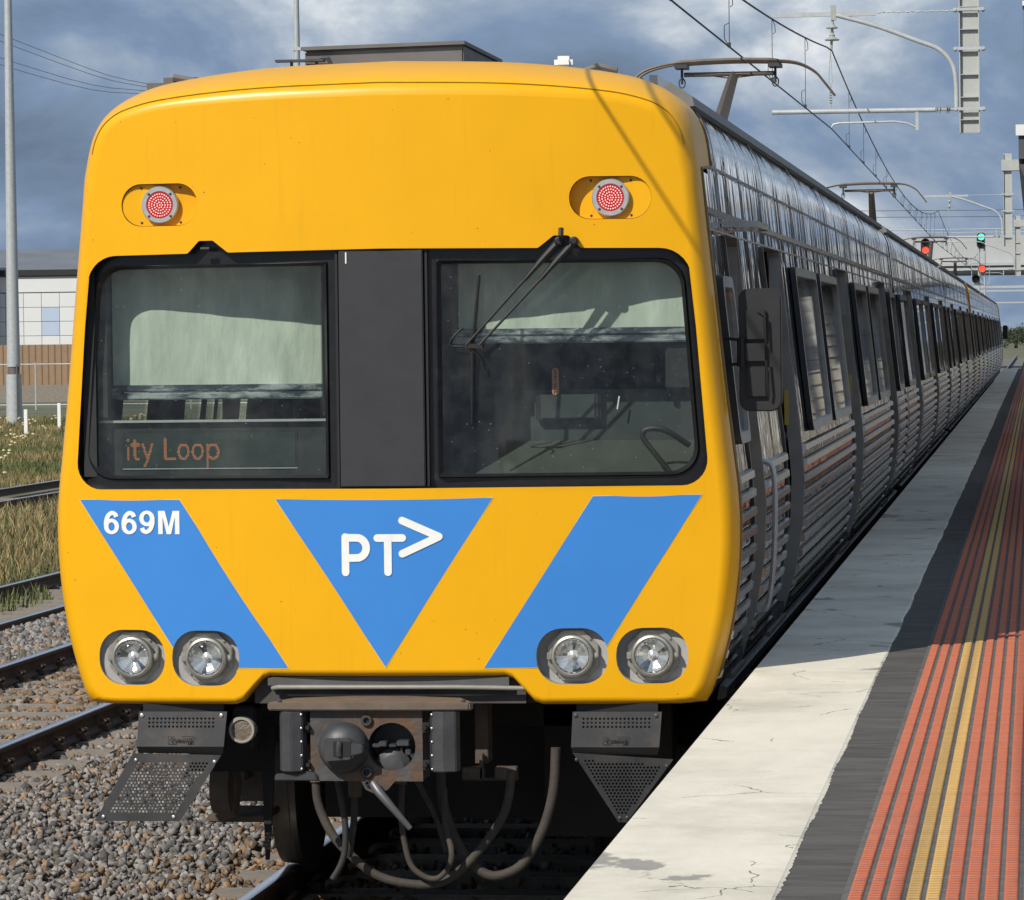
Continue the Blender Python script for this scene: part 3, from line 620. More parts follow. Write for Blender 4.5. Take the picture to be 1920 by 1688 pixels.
# the dark recess in the middle below the front, with a pale pipe along it
m = MB().box(-.62, .62, .10, .16, 1.0, 1.16); m.box(-1.3, 1.3, .35, .95, .98, 1.03); m.build('buffer_beam', pm('dark_beam', (.06, .055, .05), .7, var=.3, scale=8), lead, 0)
MB().tube([(-.53, .06, 1.072), (-.50, .04, 1.078), (.3, .04, 1.078), (.62, .05, 1.072)], .011, 10).build('cross_pipe', PIPE, lead, 40)
MB().prism([(-.55, 1.085), (.55, 1.085), (.55, 1.125), (-.55, 1.125)], .05, .1).build('beam_plate', pm('beam_grey', (.09, .087, .083), .6, var=.2), lead, 0)
# headlamps
for (x, z), lp in zip(HL, HH):
    y = yf(x); yp = yf(x * .9) + .05
    m = MB(); wall_strip(m, lp, 0, .14); hb = m.build('headlamp_recess', GREYP, lead, 60)
    P, T = region([(x + (a - x) * 1.02, z + (b - z) * 1.02) for a, b in lp], (), 0)
    raw('recess_plate', [(p[0], y + .06, p[1]) for p in P], [tuple(t) for t in T], GREYP, hb)
    yb = y + .058
    MB().prism([(x - .124 * math.cos(a) , z + .122 * math.sin(a)) for a in [math.pi / 8 + k * math.pi / 4 for k in range(8)]], yb - .02, yb).build('lamp_mount', DULLMETAL, hb, 0, bev=.003)
    MB().lathe((x, yb - .02, z), [(.094, 0), (.097, -.03), (.092, -.042), (.083, -.046), (.078, -.04), (.0775, -.01)], 40, cap=0).build('lamp_ring', DULLMETAL, hb, 40)
    rf = MB().lathe((x, yb, z), [(.0775, -.058), (.073, -.051), (.062, -.041), (.046, -.032), (.027, -.026), (.008, -.0235)], 20, cap=2).build('lamp_reflector', pm('reflector_painted_bright', (.90, .90, .88), .16, .75, var=.1, scale=30, bump=.4, bscale=20), hb, 0)
    rf.data.materials.append(pm('reflector_painted_dark', (.42, .42, .42), .10, 1, var=.3, scale=20)); rf.data.materials.append(pm('reflector_painted_mid', (.62, .62, .60), .12, .7, var=.2, scale=20))
    pat = [0, 0, 2, 2, 1, 2, 0, 0, 2, 2, 1, 1, 2, 0, 0, 2, 2, 0, 2, 1]  # reflections painted into the bowl as bright, middling and dark petals
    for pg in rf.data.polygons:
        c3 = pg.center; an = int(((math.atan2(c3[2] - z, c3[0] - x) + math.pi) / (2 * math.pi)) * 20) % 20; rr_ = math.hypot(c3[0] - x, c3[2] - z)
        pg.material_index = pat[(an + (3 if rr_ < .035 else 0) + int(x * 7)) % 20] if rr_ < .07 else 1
    MB().lathe((x, yb - .036, z), [(.024, .012), (.024, .007), (.011, .002), (.011, -.006), (.004, -.009)], 20).build('lamp_bulb', pm('bulb_glass', (.8, .8, .78), .15, .5, var=.4, scale=60), hb, 60)
    MB().lathe((x, yb - .059, z), [(.077, 0), (.06, -.012), (.035, -.019), (.002, -.022)], 36, cap=2).build('lamp_lens', glass_mat('lamp_glass', (.97, .98, .97), 0) if 'lamp_glass' not in MATS else MATS['lamp_glass'], hb, 60)
    m = MB()
    for s in (-1, 1):
        m.box(x + s * .10 - .016, x + s * .10 + .016, yb - .045, yb - .015, z - .016, z + .016)
        for q in (-1, 1): m.lathe((x + s * .078, yb - .02, z + q * .075), [(.007, 0), (.007, -.006), (.004, -.009)], 8)
    m.lathe((x + .108, yb - .045, z), [(.011, 0), (.011, -.006), (.006, -.01)], 10)
    m.build('lamp_clamp', DULLMETAL, hb, 30, bev=.002)
# red marker lamps
RED = pm('red_lens', (.30, .012, .015), .25, var=.1, scale=30, emis=(1, .03, .03), estr=.14)
LED = pm('red_led', (.8, .4, .36), .3, var=.02, emis=(1, .5, .45), estr=.95)
for (x, z), lp in zip(MK, MH):
    y = yf(x); m = MB(); wall_strip(m, lp, 0, .12); hb = m.build('marker_recess', YEL, lead, 60)
    P, T = region([(x + (a - x) * 1.02, z + (b - z) * 1.02) for a, b in lp], (), 0)
    raw('recess_plate', [(p[0], y + .04, p[1]) for p in P], [tuple(t) for t in T], YEL, hb)
    m = MB()
    for i in range(len(lp)): pass
    a, b = lp, [(x + (p - x) * .985, z + (q - z) * .972) for p, q in lp]; n = len(lp)
    m.add([(p, yf(p) + .002, q) for p, q in a] + [(p, yf(p) + .012, q) for p, q in b], [(i, (i + 1) % n, n + (i + 1) % n, n + i) for i in range(n)]); m.build('gasket', RUBBER, hb, 60)
    MB().lathe((x, y + .04, z), [(.085, 0), (.085, -.026), (.080, -.031), (.063, -.031), (.060, -.026)], 40).build('lamp_ring', BRUSH, hb, 40)
    ln = MB().lathe((x, y + .016, z), [(.062, 0), (.06, -.004), (.001, -.0045)], 32).build('red_lens', RED, hb, 60)
    m = MB()
    for rr_, cnt in ((.001, 1), (.0125, 7), (.025, 14), (.0375, 21), (.050, 28)):
        for k in range(cnt):
            a_ = 2 * math.pi * k / cnt; cx_, cz_ = x + rr_ * math.cos(a_), z + rr_ * math.sin(a_); s = .0027
            m.add([(cx_ - s, y + .0105, cz_ - s), (cx_ + s, y + .0105, cz_ - s), (cx_ + s, y + .0105, cz_ + s), (cx_ - s, y + .0105, cz_ + s)], [(0, 1, 2, 3)])
    tag(m.build('led_dots', LED, ln, 0), kind='stuff')
    m = MB()
    for q in (-1, 1):
        for s in (-1, 1):
            for a_, b_, c_s in ((x + s * .05, y + .0085, z + q * .05), (x + s * .09, y + .04, z + q * .078)): MB().lathe((a_, b_, c_s), [(.006, 0), (.006, -.003), (.002, -.005)], 8).build('lamp_screw', CHAR, hb, 30)
# window band
PANES = []
for s in (-1, 1):
    xi = .257 if s < 0 else .247
    lp = fillet([(xi, 2.022, .012), (1.408, 2.022, .12), (1.338, 2.988, .12), (xi, 2.992, .012)]); PANES.append([(s * a, b) for a, b in lp])
m = MB(); wall_strip(m, BANDf, -.001, .075); m.build('window_band_edge', RUBBER, lead, 60)
BD = [(a * 1.004, 2.5 + (b - 2.5) * 1.006) for a, b in BANDf]
front_sheet('window_surround', BD, PANES, .055, BLACKF, lead, .12)
for s, lp in zip((-1, 1), PANES):
    m = MB(); wall_strip(m, lp, .05, .095)
    cx_ = sum(a for a, b in lp) / len(lp); cz_ = 2.5
    b2 = [(cx_ + (a - cx_) * .972, cz_ + (b - cz_) * .972) for a, b in lp]; b1 = [(cx_ + (a - cx_) * 1.012, cz_ + (b - cz_) * 1.012) for a, b in lp]
    fr = m.build('windscreen_seal', RUBBER, lead, 60); n = len(lp)
    MB().add([(p, yf(p) + .0545, q) for p, q in b1] + [(p, yf(p) + .040, q) for p, q in [(cx_ + (a - cx_) * 1.0, cz_ + (b - cz_) * 1.0) for a, b in lp]] + [(p, yf(p) + .062, q) for p, q in b2], [(r * n + i, r * n + (i + 1) % n, (r + 1) * n + (i + 1) % n, (r + 1) * n + i) for r in range(2) for i in range(n)]).build('seal_bead', BLACKF, fr, 30)
    front_sheet('windscreen', b1, (), .0625, GLASS, lead, .12)
m = MB().prism([(-.197, 1.982), (.188, 1.982), (.186, 3.044), (-.195, 3.044)], .012, .06); m.build('centre_panel', CENTRE, lead, 0, bev=.004)
for x_ in (-.214, .194): MB().box(x_, x_ + .011, .03, .06, 1.982, 3.044).build('panel_strip', RUBBER, lead, 0)
MB().box(-.163, -.157, .008, .0118, 2.985, 3.035).build('white_scratch', WHITE_V, lead, 0)
# stripes, number and emblem
for nm, poly in (('blue_stripe', [(-1.433, 1.927), (-.95, 1.927), (-.447, 1.166), (-.931, 1.166)]), ('blue_triangle', [(-.497, 1.929), (.491, 1.929), (-.001, 1.172)]), ('blue_stripe', [(.936, 1.931), (1.417, 1.931), (.931, 1.166), (.443, 1.166)])):
    front_sheet(nm, poly, HH, -.003, BLUE, lead, .06)
    out_l = ribbon(poly, .006, closed=True); 
    front_sheet('stripe_edge_line', out_l[0] if abs(sum(a * d - b * c for (a, b), (c, d) in zip(out_l[0], out_l[0][1:] + out_l[0][:1]))) > abs(sum(a * d - b * c for (a, b), (c, d) in zip(out_l[1], out_l[1][1:] + out_l[1][:1]))) else out_l[1], [poly] + HH, -.0025, pm('pale_yellow_edge', (.80, .52, .10), .4, var=.05), lead, 0)
def glyph_sheets(name, polys, off, mat, parent):
    VV, FF = [], []
    for poly in polys:
        ou, ho = poly if isinstance(poly[0], list) else (poly, [])
        P, T = region(ou, ho, 0); o = len(VV); VV += [(p[0], yf(p[0]) + off, p[1]) for p in P]
        FF += [tuple(int(i) + o for i in (t if np.cross(P[t[1]] - P[t[0]], P[t[2]] - P[t[0]]) > 0 else t[::-1])) for t in T]
    return raw(name, VV, FF, mat, parent)
def ell(cx, cz, rx, rz, n=28): return [(cx + rx * math.cos(2 * math.pi * k / n), cz + rz * math.sin(2 * math.pi * k / n)) for k in range(n)]
def six(x0, z0, h, flip=False):
    f = (lambda p: (x0 + (.60 - p[0]) * h, z0 + (1 - p[1]) * h)) if flip else (lambda p: (x0 + p[0] * h, z0 + p[1] * h))
    bowl = [[f(p) for p in ell(.30, .325, .30, .335)], [[f(p) for p in ell(.305, .32, .125, .185)]]]
    arc = [f(p) for p in ribbon(catmull([(.085, .36), (.095, .55), (.17, .78), (.31, .905), (.44, .86), (.50, .735)], 5), .175)]
    return [bowl, arc]
h = .106; z0 = 1.771; x = 0; polys = []
for ch in '669':
    polys += six(x, z0, h, ch == '9'); x += .645 * h + .006
Mx = x + .004; wM = .83 * h
polys += [[(Mx, z0), (Mx, z0 + h), (Mx + .26 * h, z0 + h), (Mx + wM / 2, z0 + .32 * h), (Mx + wM - .26 * h, z0 + h), (Mx + wM, z0 + h), (Mx + wM, z0), (Mx + wM - .175 * h, z0), (Mx + wM - .175 * h, z0 + .74 * h), (Mx + wM / 2 + .085 * h, z0), (Mx + wM / 2 - .085 * h, z0), (Mx + .175 * h, z0 + .74 * h), (Mx + .175 * h, z0)]]
polys = [([[(-1.316 + a * 1.16, b) for a, b in pg[0]], [[(-1.316 + a * 1.16, b) for a, b in hh_] for hh_ in pg[1]]] if isinstance(pg[0], list) else [(-1.316 + a * 1.16, b) for a, b in pg]) for pg in polys]
for i, p in enumerate([polys[0:2], polys[2:4], polys[4:6], polys[6:7]]): glyph_sheets('number_letter', p[:1], -.006, WHITE_V, lead); (glyph_sheets('number_letter', p[1:], -.0066, WHITE_V, lead) if len(p) > 1 else None)
pz = lambda y: 2.65 - (y - 633.7) / 423.7
pxx = lambda x_: (x_ - 722) / 423.7
def S(path, wd=.0345, cl=False): return ribbon([(pxx(a), pz(b)) for a, b in path], wd, True)
bowlP = [(647, 1013), (668, 1013)] + [(668 + 19.5 * math.cos(a), 1032.5 - 19.5 * math.sin(a)) for a in np.linspace(math.pi / 2, -math.pi / 2, 14)] + [(668, 1052), (647, 1052)]
logo = [S([(647, 1012), (647, 1079)]), S(bowlP), S([(709, 1014), (757, 1014)]), S([(729, 1014), (729, 1079)]), S([(757, 981), (827, 1012)]), S([(757, 1044), (827, 1012)])]
for i, p in enumerate(logo): glyph_sheets('emblem_letter', [p], -.006 - .0005 * (i % 2) - .0002 * i, WHITE_V, lead)
m = MB().lathe((1.40, .235, 3.0), [(.014, 0), (.014, -.02), (.006, -.022)], 12).build('cab_plug', CHAR, lead, 30)

# ---- wipers on the driver's side
m = MB()
for x0_, x1_ in ((.793, .377), (.864, .437)):
    m.tube([(x0_ + .004, .045, 3.07), (x0_ - .07, .03, 2.99), (x0_ - .15, .03, 2.90)], [.017, .015, .009], 8); m.tube([(x0_ - .15, .03, 2.90), (x1_, .035, 2.612)], .0065, 6)
m.lathe((.80, .06, 3.072), [(.02, 0), (.02, -.04), (.012, -.045)], 10); m.lathe((.868, .06, 3.072), [(.02, 0), (.02, -.04), (.012, -.045)], 10)
m.box(.372, .45, .032, .046, 2.598, 2.618)
m.tube([(.815, .0, 3.128), (.815, -.01, 3.10), (.812, .04, 3.06)], .012, 8)
wp = m.build('wiper_arms', RUBBER, lead, 30)
MB().tube([(.437, .056, 2.925), (.405, .048, 2.61), (.396, .056, 2.262)], [.007, .010, .006], 6).build('wiper_blade', RUBBER, wp, 30)
MB().tube(catmull([(.36, .04, 2.69), (.31, .04, 2.64), (.31, .04, 2.61), (.38, .04, 2.602), (.44, .045, 2.55), (.455, .05, 2.50)], 5), .0045, 6).build('washer_tube', RUBBER, wp, 30)
MB().tube([(-.83, .045, 3.06), (-.79, .045, 3.06)], .01, 6).build('wiper_stub', RUBBER, lead, 30)

# ---- cab interior
m = MB(); m.box(-.15, 1.34, 1.3, 1.34, 1.1, 3.4); m.box(-1.42, 1.42, .3, 1.6, 3.08, 3.12); m.box(-1.45, 1.45, .3, 23.5, 1.05, 1.1); m.box(-.32, -.22, .35, .9, 1.1, 3.08); m.box(.2, .24, .2, .55, 1.1, 3.08)
m.box(1.40, 1.43, .25, 1.3, 1.1, 3.1); m.box(-1.42, -1.36, .2, .26, 2.03, 3.08)
m.build('cab_interior', LINER, lead, 0)
BLIND = pm('blind_fabric', (.50, .54, .47), .8, var=.2, scale=4, stretch=(2.4, 1, .8), bump=1., bscale=7, col2=(.42, .46, .40), c2lo=.5, c2hi=.7)
HEM = pm('blind_hem', (.05, .065, .085), .35, .4, var=.4, scale=16, col2=(.45, .47, .46), c2lo=.45, c2hi=.6, stretch=(1, 1, 3))
def blind(x0, x1, zb, yb):
    nx, nz = 26, 14; V = []
    for j in range(nz):
        for i in range(nx):
            xx = x0 + (x1 - x0) * i / (nx - 1); zz = zb + (3.07 - zb) * j / (nz - 1)
            V.append((xx, yb + .0022 * math.sin(xx * 17 + zz * 3) + .0016 * math.sin(xx * 31 - zz * 9), zz))
    b = raw('sun_blind', V, [(j * nx + i, j * nx + i + 1, (j + 1) * nx + i + 1, (j + 1) * nx + i) for j in range(nz - 1) for i in range(nx - 1)], BLIND, lead, 60)
    MB().box(x0 - .03, x1 + .01, yb - .018, yb + .012, zb - .032, zb).build('blind_hem', HEM, b, 0, bev=.006); MB().box(x0 - .03, x1 + .01, yb - .018, yb + .012, zb - .068, zb - .035).build('blind_hem', HEM, b, 0, bev=.006)
blind(-1.318, -.32, 2.445, .37); blind(.30, 1.34, 2.685, .34)
m = MB().tube([(-.315 , .3, 2.98), (-.315, .3, 2.30)], .011, 8)
for k in range(60): m.lathe((-.315, .3, 2.32 + k * .0085), [(.016, 0), (.016, .004)], 8, 'z')
m.build('blind_chain', RUBBER, lead, 30)
m = MB().box(-1.36, -1.315, .24, .32, 2.30, 2.98); m.build('window_post', LINER, lead, 0)
CREAM = pm('interior_cream', (.55, .52, .40), .6, var=.08)
for x0_, x1_, y_ in ((-1.02, -.98, 1.5), (-.80, -.76, 2.2), (-.66, -.645, 2.2)): MB().tube([(x0_, y_, 1.1), (x0_, y_, 3.0)], .02, 8).build('grab_pole', CHAR, lead, 40)
# destination display
ds = MB().box(-1.385, -.30, .30, .44, 2.02, 2.275).build('destination_box', pm('display_box', (.02, .022, .021), .45, var=.2), lead, 0, bev=.004)
MB().box(-1.385, -.30, .27, .30, 2.274, 2.285).build('display_top_rail', BRUSH, ds, 0)
MB().box(-1.262, -.445, .296, .2995, 2.058, 2.235).build('display_bezel', RUBBER, ds, 0)
DX0, DZ0, DP = -1.238, 2.068, .00665
MB().box(-1.262, -.445, .2945, .2958, 2.0585, 2.0635).build('display_bottom_line', BRUSH, ds, 0)
SCR = pm('led_matrix_dark', (.020, .032, .027), .4, var=.1, scale=60)
MB().box(-1.243, -.454, .2925, .2958, 2.066, 2.224).build('display_screen', SCR, ds, 0)
c_ = lambda cx, cz, rx, rz, a0=0, a1=360: [(cx + rx * math.cos(R(a)), cz + rz * math.sin(R(a))) for a in np.linspace(a0, a1, 20)]
LT = [[(2.5, 6), (2.5, 14.5)], [(2.5, 20), (2.5, 20.5)],
      [(9, 20), (9, 9), (10, 7), (13, 6.5)], [(6, 17), (13, 17)],
      [(17, 17), (21.5, 6.5)], [(26, 17), (21.5, 6), (18.5, 1)],
      [(39, 21), (39, 6.5), (49, 6.5)], c_(57, 11.7, 5, 5.2), c_(71, 11.7, 5, 5.2), [(80.5, 17), (80.5, 0)], c_(86, 11.7, 5.2, 5.2)]
m = MB()
for i in range(0, 118):
    for j in range(0, 24):
        on = False
        for pth in LT:
            for (a, b), (c, d) in zip(pth, pth[1:]):
                l2 = (c - a) ** 2 + (d - b) ** 2; t = max(0, min(1, ((i - a) * (c - a) + (j - b) * (d - b)) / max(l2, 1e-6)))
                if (i - a - t * (c - a)) ** 2 + (j - b - t * (d - b)) ** 2 < 1.15: on = True; break
            if on: break
        if on:
            xx, zz, s = -1.246 + i * .00475, 2.066 + j * .0062, .0019
            if xx > -1.24: m.add([(xx - s, .2915, zz - s), (xx + s, .2915, zz - s), (xx + s, .2915, zz + s * 1.3), (xx - s, .2915, zz + s * 1.3)], [(0, 1, 2, 3)])
m.build('display_letters', pm('amber_led', (.42, .16, .07), .5, var=.4, scale=260, emis=(1, .30, .10), estr=.14), ds, 0)['kind'] = 'stuff'
# driver's desk
m = MB().add([(.3, .24, 2.02), (1.40, .24, 2.02), (1.40, .62, 2.17), (.3, .62, 2.17), (.3, .24, 1.5), (1.4, .24, 1.5), (1.4, .62, 1.5), (.3, .62, 1.5)], [(0, 1, 2, 3), (0, 4, 5, 1), (1, 5, 6, 2), (2, 6, 7, 3), (3, 7, 4, 0)])
dk = m.build('driver_desk', DASH, lead, 0, bev=.01)
MB().box(.42, 1.40, .62, .68, 2.10, 2.40).build('desk_back_panel', DASHB, dk, 0, bev=.01)
m = MB().box(.62, .92, .57, .615, 2.255, 2.385); m.build('desk_instrument_box', RUBBER, dk, 0, bev=.01); MB().box(.645, .895, .562, .569, 2.27, 2.38).build('instrument_face', DASHB, dk, 0, bev=.003)
MB().tube(catmull([(1.36, .22, 2.15), (1.25, .2, 2.22), (1.17, .2, 2.225), (1.15, .2, 2.19), (1.20, .2, 2.12), (1.27, .22, 2.03)], 5), .013, 8).build('desk_handle', RUBBER, dk, 40)
for cx_, za, zb in ((.52, 2.40, 2.53), (1.20, 2.43, 2.57)):
    MB().tube([(cx_ + .012 * math.cos(t) + .05 * (cx_ > 1) * (za - z_) * 2, .5 + .012 * math.sin(t), z_) for t, z_ in zip(np.linspace(0, 2 * math.pi * 18, 220), np.linspace(za, zb, 220))], .0028, 5).build('coiled_cord', RUBBER, lead, 40)
MB().box(.40, .56, .7, .9, 2.40, 2.62).build('cab_radio', RUBBER, lead, 0, bev=.01)
MB().box(1.24, 1.36, .36, .46, 2.40, 2.60).build('cab_monitor', RUBBER, lead, 0, bev=.01)
pl = MB().prism(rrect(.715, 2.44, .032, .125, .014), .556, .56).build('stop_plaque', pm('orange_plaque', (.55, .22, .12), .5, var=.08), lead, 0)
gl = {'S': [[(.9, .85), (.5, 1), (.1, .8), (.5, .5), (.9, .25), (.5, 0), (.1, .15)]], 'T': [[(0, 1), (1, 1)], [(.5, 1), (.5, 0)]], 'O': [[(.5, 0), (.05, .5), (.5, 1), (.95, .5), (.5, 0)]], 'P': [[(.1, 0), (.1, 1), (.8, .9), (.8, .55), (.1, .45)]],
      'C': [[(.95, .85), (.5, 1), (.05, .6), (.05, .4), (.5, 0), (.95, .15)]], 'o': [[(.5, 0), (.05, .35), (.5, .7), (.95, .35), (.5, 0)]], 'm': [[(0, 0), (0, .7), (.45, .65), (.5, 0)], [(.5, .6), (.95, .65), (1, 0)]], 'e': [[(.1, .38), (.9, .38), (.5, .7), (.1, .38), (.5, 0), (.9, .1)]], 'n': [[(.1, 0), (.1, .7), (.8, .65), (.9, 0)]], 'g': [[(.9, .7), (.9, -.2), (.2, -.25)], [(.9, .6), (.3, .7), (.1, .3), (.4, 0), (.9, .15)]]}
def stroke_text(txt, x, z, h, adv, y, wd, mat, parent, name, vertical=False, slant=0):
    m = MB()
    for i, ch in enumerate(txt):
        ox, oz = (x, z - i * adv) if vertical else (x + i * adv, z)
        for st in gl[ch]: m.tube([(ox + a * h * .62 + slant * b * h, y, oz + b * h) for a, b in st], wd, 5)
    return m.build(name, mat, parent, 40)
stroke_text('STOP', .7075, 2.472, .022, .030, .555, .0016, RUBBER, pl, 'plaque_letter', True)
MB().tube([(1.0, .55, 2.31), (1.01, .55, 2.37)], .004, 5).build('white_label', WHITE_V, dk, 0)

# ---- roof equipment of the lead carriage
m = MB().add([(-.79, 2.5, 3.9), (.03, 2.5, 3.9), (.03, 2.5, 4.135), (-.79, 2.5, 4.12), (-.79, 3.9, 3.9), (.03, 3.9, 3.9), (.03, 3.9, 4.135), (-.79, 3.9, 4.12)], [(0, 1, 2, 3), (1, 5, 6, 2), (2, 6, 7, 3), (0, 3, 7, 4), (4, 7, 6, 5)])
rb = m.build('roof_equipment_box', ROOFG, lead, 0, bev=.008); MB().add([(-.80, 2.47, 4.122), (.04, 2.47, 4.137), (.04, 3.93, 4.137), (-.80, 3.93, 4.122), (-.80, 2.47, 4.14), (.04, 2.47, 4.155), (.04, 3.93, 4.155), (-.80, 3.93, 4.14)], [(0, 3, 2, 1), (4, 5, 6, 7), (0, 1, 5, 4), (1, 2, 6, 5), (2, 3, 7, 6), (3, 0, 4, 7)]).build('box_lid', ROOFG, rb, 0)
m = MB().box(-.93, -.68, 2.42, 2.48, 4.062, 4.074); m.box(-.86, -.62, 2.42, 2.48, 3.98, 4.032); m.tube([(-.85, 2.45, 4.0), (-.85, 2.45, 4.07)], .008, 6); m.tube([(-.72, 2.45, 4.0), (-.72, 2.45, 4.07)], .008, 6); m.tube([(-.70, 2.44, 4.078), (-.66, 2.44, 4.078), (-.62, 2.44, 4.0)], .012, 6); m.build('air_horn', CHAR, lead, 30)
ant = MB().box(.54, .66, 1.9, 2.0, 3.90, 3.965).build('antenna_base', CHAR, lead, 0, bev=.006); MB().box(.562, .655, 1.91, 1.99, 3.966, 4.028).build('antenna_pod', pm('white_plastic', (.75, .74, .70), .4, var=.04), lead, 30, bev=.018)
m = MB().box(-1.27, -1.12, .95, 1.1, 3.79, 3.872); m.box(-1.20, -1.04, 1.0, 1.1, 3.872, 3.90); m.tube([(-1.15, 1.0, 3.9), (-1.05, 1.0, 3.88)], .02, 6); m.build('roof_bracket', ROOFG, lead, 0)
m = MB().box(.90, 1.02, 1.6, 12, 3.84, 3.895); m.tube([(.80, 1.2, 3.905), (.86, 1.2, 3.925), (.95, 1.2, 3.90)], .018, 6); m.build('roof_conduit', ROOFG, lead, 20)
roof_kit(lead, 12.5)

# ---- coupler and gear below the front
cy = -.35
hole = circ(.079, .85, .106, 30)
P, T = region([(-.284, 1.041), (-.284, .699), (-.06, .697), (-.04, .66), (.005, .64), (.06, .66), (.09, .697), (.217, .697), (.216, 1.041)], [hole], .05)
cp = raw('coupler_face', [(p[0], cy, p[1]) for p in P], [tuple(t) if np.cross(P[t[1]] - P[t[0]], P[t[2]] - P[t[0]]) > 0 else tuple(t)[::-1] for t in T], CHAR_R, lead)
m = MB(); m.add([(a, cy, b) for a, b in hole] + [(a, cy + .16, b) for a, b in hole], [(i, (i + 1) % 30, 30 + (i + 1) % 30, 30 + i) for i in range(30)]); m.box(-.284, .217, cy + .16, cy + .2, .70, 1.04); m.box(-.284, -.278, cy + .001, cy + .2, .70, 1.04); m.box(.211, .216, cy + .001, cy + .2, .70, 1.04); m.box(-.284, .216, cy + .001, cy + .2, 1.034, 1.040); m.box(-.12, .06, cy + .2, .5, .76, .95); m.build('coupler_body', CHAR, cp, 0)
m = MB().box(-.01, .03, cy + .01, cy + .1, .845, .862); m.box(.02, .055, cy - .0, cy + .09, .85, .872); m.box(.10, .155, cy + .0, cy + .08, .852, .876); m.box(.06, .095, cy + .02, cy + .1, .845, .857); m.box(.135, .16, cy + .02, cy + .1, .81, .84); m.lathe((.075, cy + .09, .76), [(.085, 0), (.08, -.04), (.05, -.06), (.01, -.065)], 18); m.build('coupler_contacts', CHAR, cp, 20, bev=.003)
MB().lathe((-.134, cy, .847), [(.113, .01), (.112, -.02), (.104, -.05), (.085, -.075), (.05, -.09), (.01, -.095)], 36).build('coupler_cone', CHAR, cp, 60)
m = MB().prism([(-.205, .895), (-.205, .80), (-.19, .792), (-.085, .80), (-.078, .818), (-.03, .83), (-.03, .868), (-.075, .878), (-.09, .898)], cy - .115, cy - .05); m.build('coupler_hook_housing', CHAR, cp, 20, bev=.006)
m = MB().box(-.162, -.085, cy - .1175, cy - .11, .818, .885); m.build('hook_slot', RUBBER, cp, 0); MB().tube([(-.135, cy - .118, .822), (-.137, cy - .124, .85), (-.133, cy - .118, .882)], .013, 8).build('hook_pin', CHAR, cp, 40)
m = MB().prismz([(-.475, cy), (-.465, cy - .03), (-.29, cy - .045), (.22, cy - .045), (.43, cy - .03), (.445, cy), (.36, cy + .22), (.1, cy + .32), (-.15, cy + .32), (-.40, cy + .22)], 1.012, 1.046)
tp = m.build('coupler_top_plate', pm('rusty_top_plate', (.15, .115, .085), .7, .2, var=.2, scale=10), cp, 0, bev=.006)
for x_ in (-.42, .40): MB().lathe((x_, cy, 1.046), [(.01, 0), (.01, .01), (.006, .014)], 8, 'z').build('plate_bolt', CHAR, tp, 30)
m = MB().box(-.30, -.284, cy - .02, cy, .70, .1 + .642)
m = MB().prism([(-.442, .729), (-.445, .70), (-.25, .70), (-.26, .735), (-.30, .742), (-.33, .735)], cy - .02, cy + .02); m.build('gathering_arm', CHAR, cp, 0, bev=.005)
for x0_, x1_ in ((-.424, -.30), (.246, .384)):
    pts = [(x0_, cy + .01), (x0_ + .02, cy - .035), ((x0_ + x1_) / 2, cy - .05), (x1_ - .015, cy - .035), (x1_, cy + .01)]
    cv = MB().prismz(pts, .742, 1.008).build('contact_box_cover', CHAR, cp, 15, bev=.004)
    xr = x1_ - .018 if x0_ < 0 else x0_ + .018
    for k in range(5): MB().lathe((xr, cy - .036, .755 + k * .06), [(.005, 0), (.005, -.003), (.001, -.005)], 8).build('rivet', BRUSH, cv, 30)
    xb = x1_ if x0_ < 0 else x0_
    for z_ in (.77, .935): m = MB().box(min(xb, -.284 if xb < 0 else .216), max(xb, -.284 if xb < 0 else .216), cy, cy + .02, z_ - .022, z_ + .022); m.lathe(((xb + (-.284 if xb < 0 else .216)) / 2, cy, z_), [(.012, 0), (.012, -.025), (.008, -.03)], 8); m.build('cover_hinge', RUBBER, cv, 20)
for x_, z_, r_ in ((-.03, .966, .026), (-.032, .738, .027), (-.03, .69, .013)):
    MB().lathe((x_, cy, z_), [(r_, 0), (r_, -.012), (r_ * .8, -.018), (r_ * .55, -.018), (r_ * .5, 0)], 24).build('air_port', CHAR, cp, 40)
    MB().lathe((x_, cy, z_), [(r_ * .5, -.004), (.001, -.0045)], 16).build('port_hole', RUBBER, cp, 0)
MB().tube([(.0, cy - .03, .69), (.03, cy - .06, .655), (.09, cy - .06, .585), (.165, cy - .05, .495)], [.02, .021, .017, .013], 10).build('uncoupling_lever', pm('worn_lever', (.14, .14, .145), .45, .5, var=.15), cp, 60)
def hose(path, r, mat=HOSE, ends=True, nm='brake_hose'):
    r *= .86; h_ = MB().tube(catmull(path, 6), r, 10).build(nm, mat, lead, 60)
    if ends:
        a = Vector(path[0]); b = Vector(path[1]); d = (b - a).normalized(); m_ = MB().cyl(a - d * .03, a + d * .05, r * 1.45, n=10); m_.build('hose_fitting', DUSTY, h_, 30)
hose([(-.335, .05, .70), (-.325, .05, .551), (-.257, .03, .41), (-.156, .0, .31), (-.045, 0, .23), (.096, 0, .196), (.228, 0, .202), (.33, .03, .262), (.432, .05, .373), (.514, .05, .494), (.545, .05, .60), (.556, .05, .70)], .024)
hose([(-.203, -.15, .70), (-.17, -.15, .495), (-.172, -.15, .366), (-.193, -.15, .296), (-.229, -.15, .236)], .017, HOSEB, False)
hose([(-.131, -.1, .69), (-.132, -.1, .60), (-.138, -.1, .489), (-.149, -.1, .41), (-.17, -.05, .33)], .018)
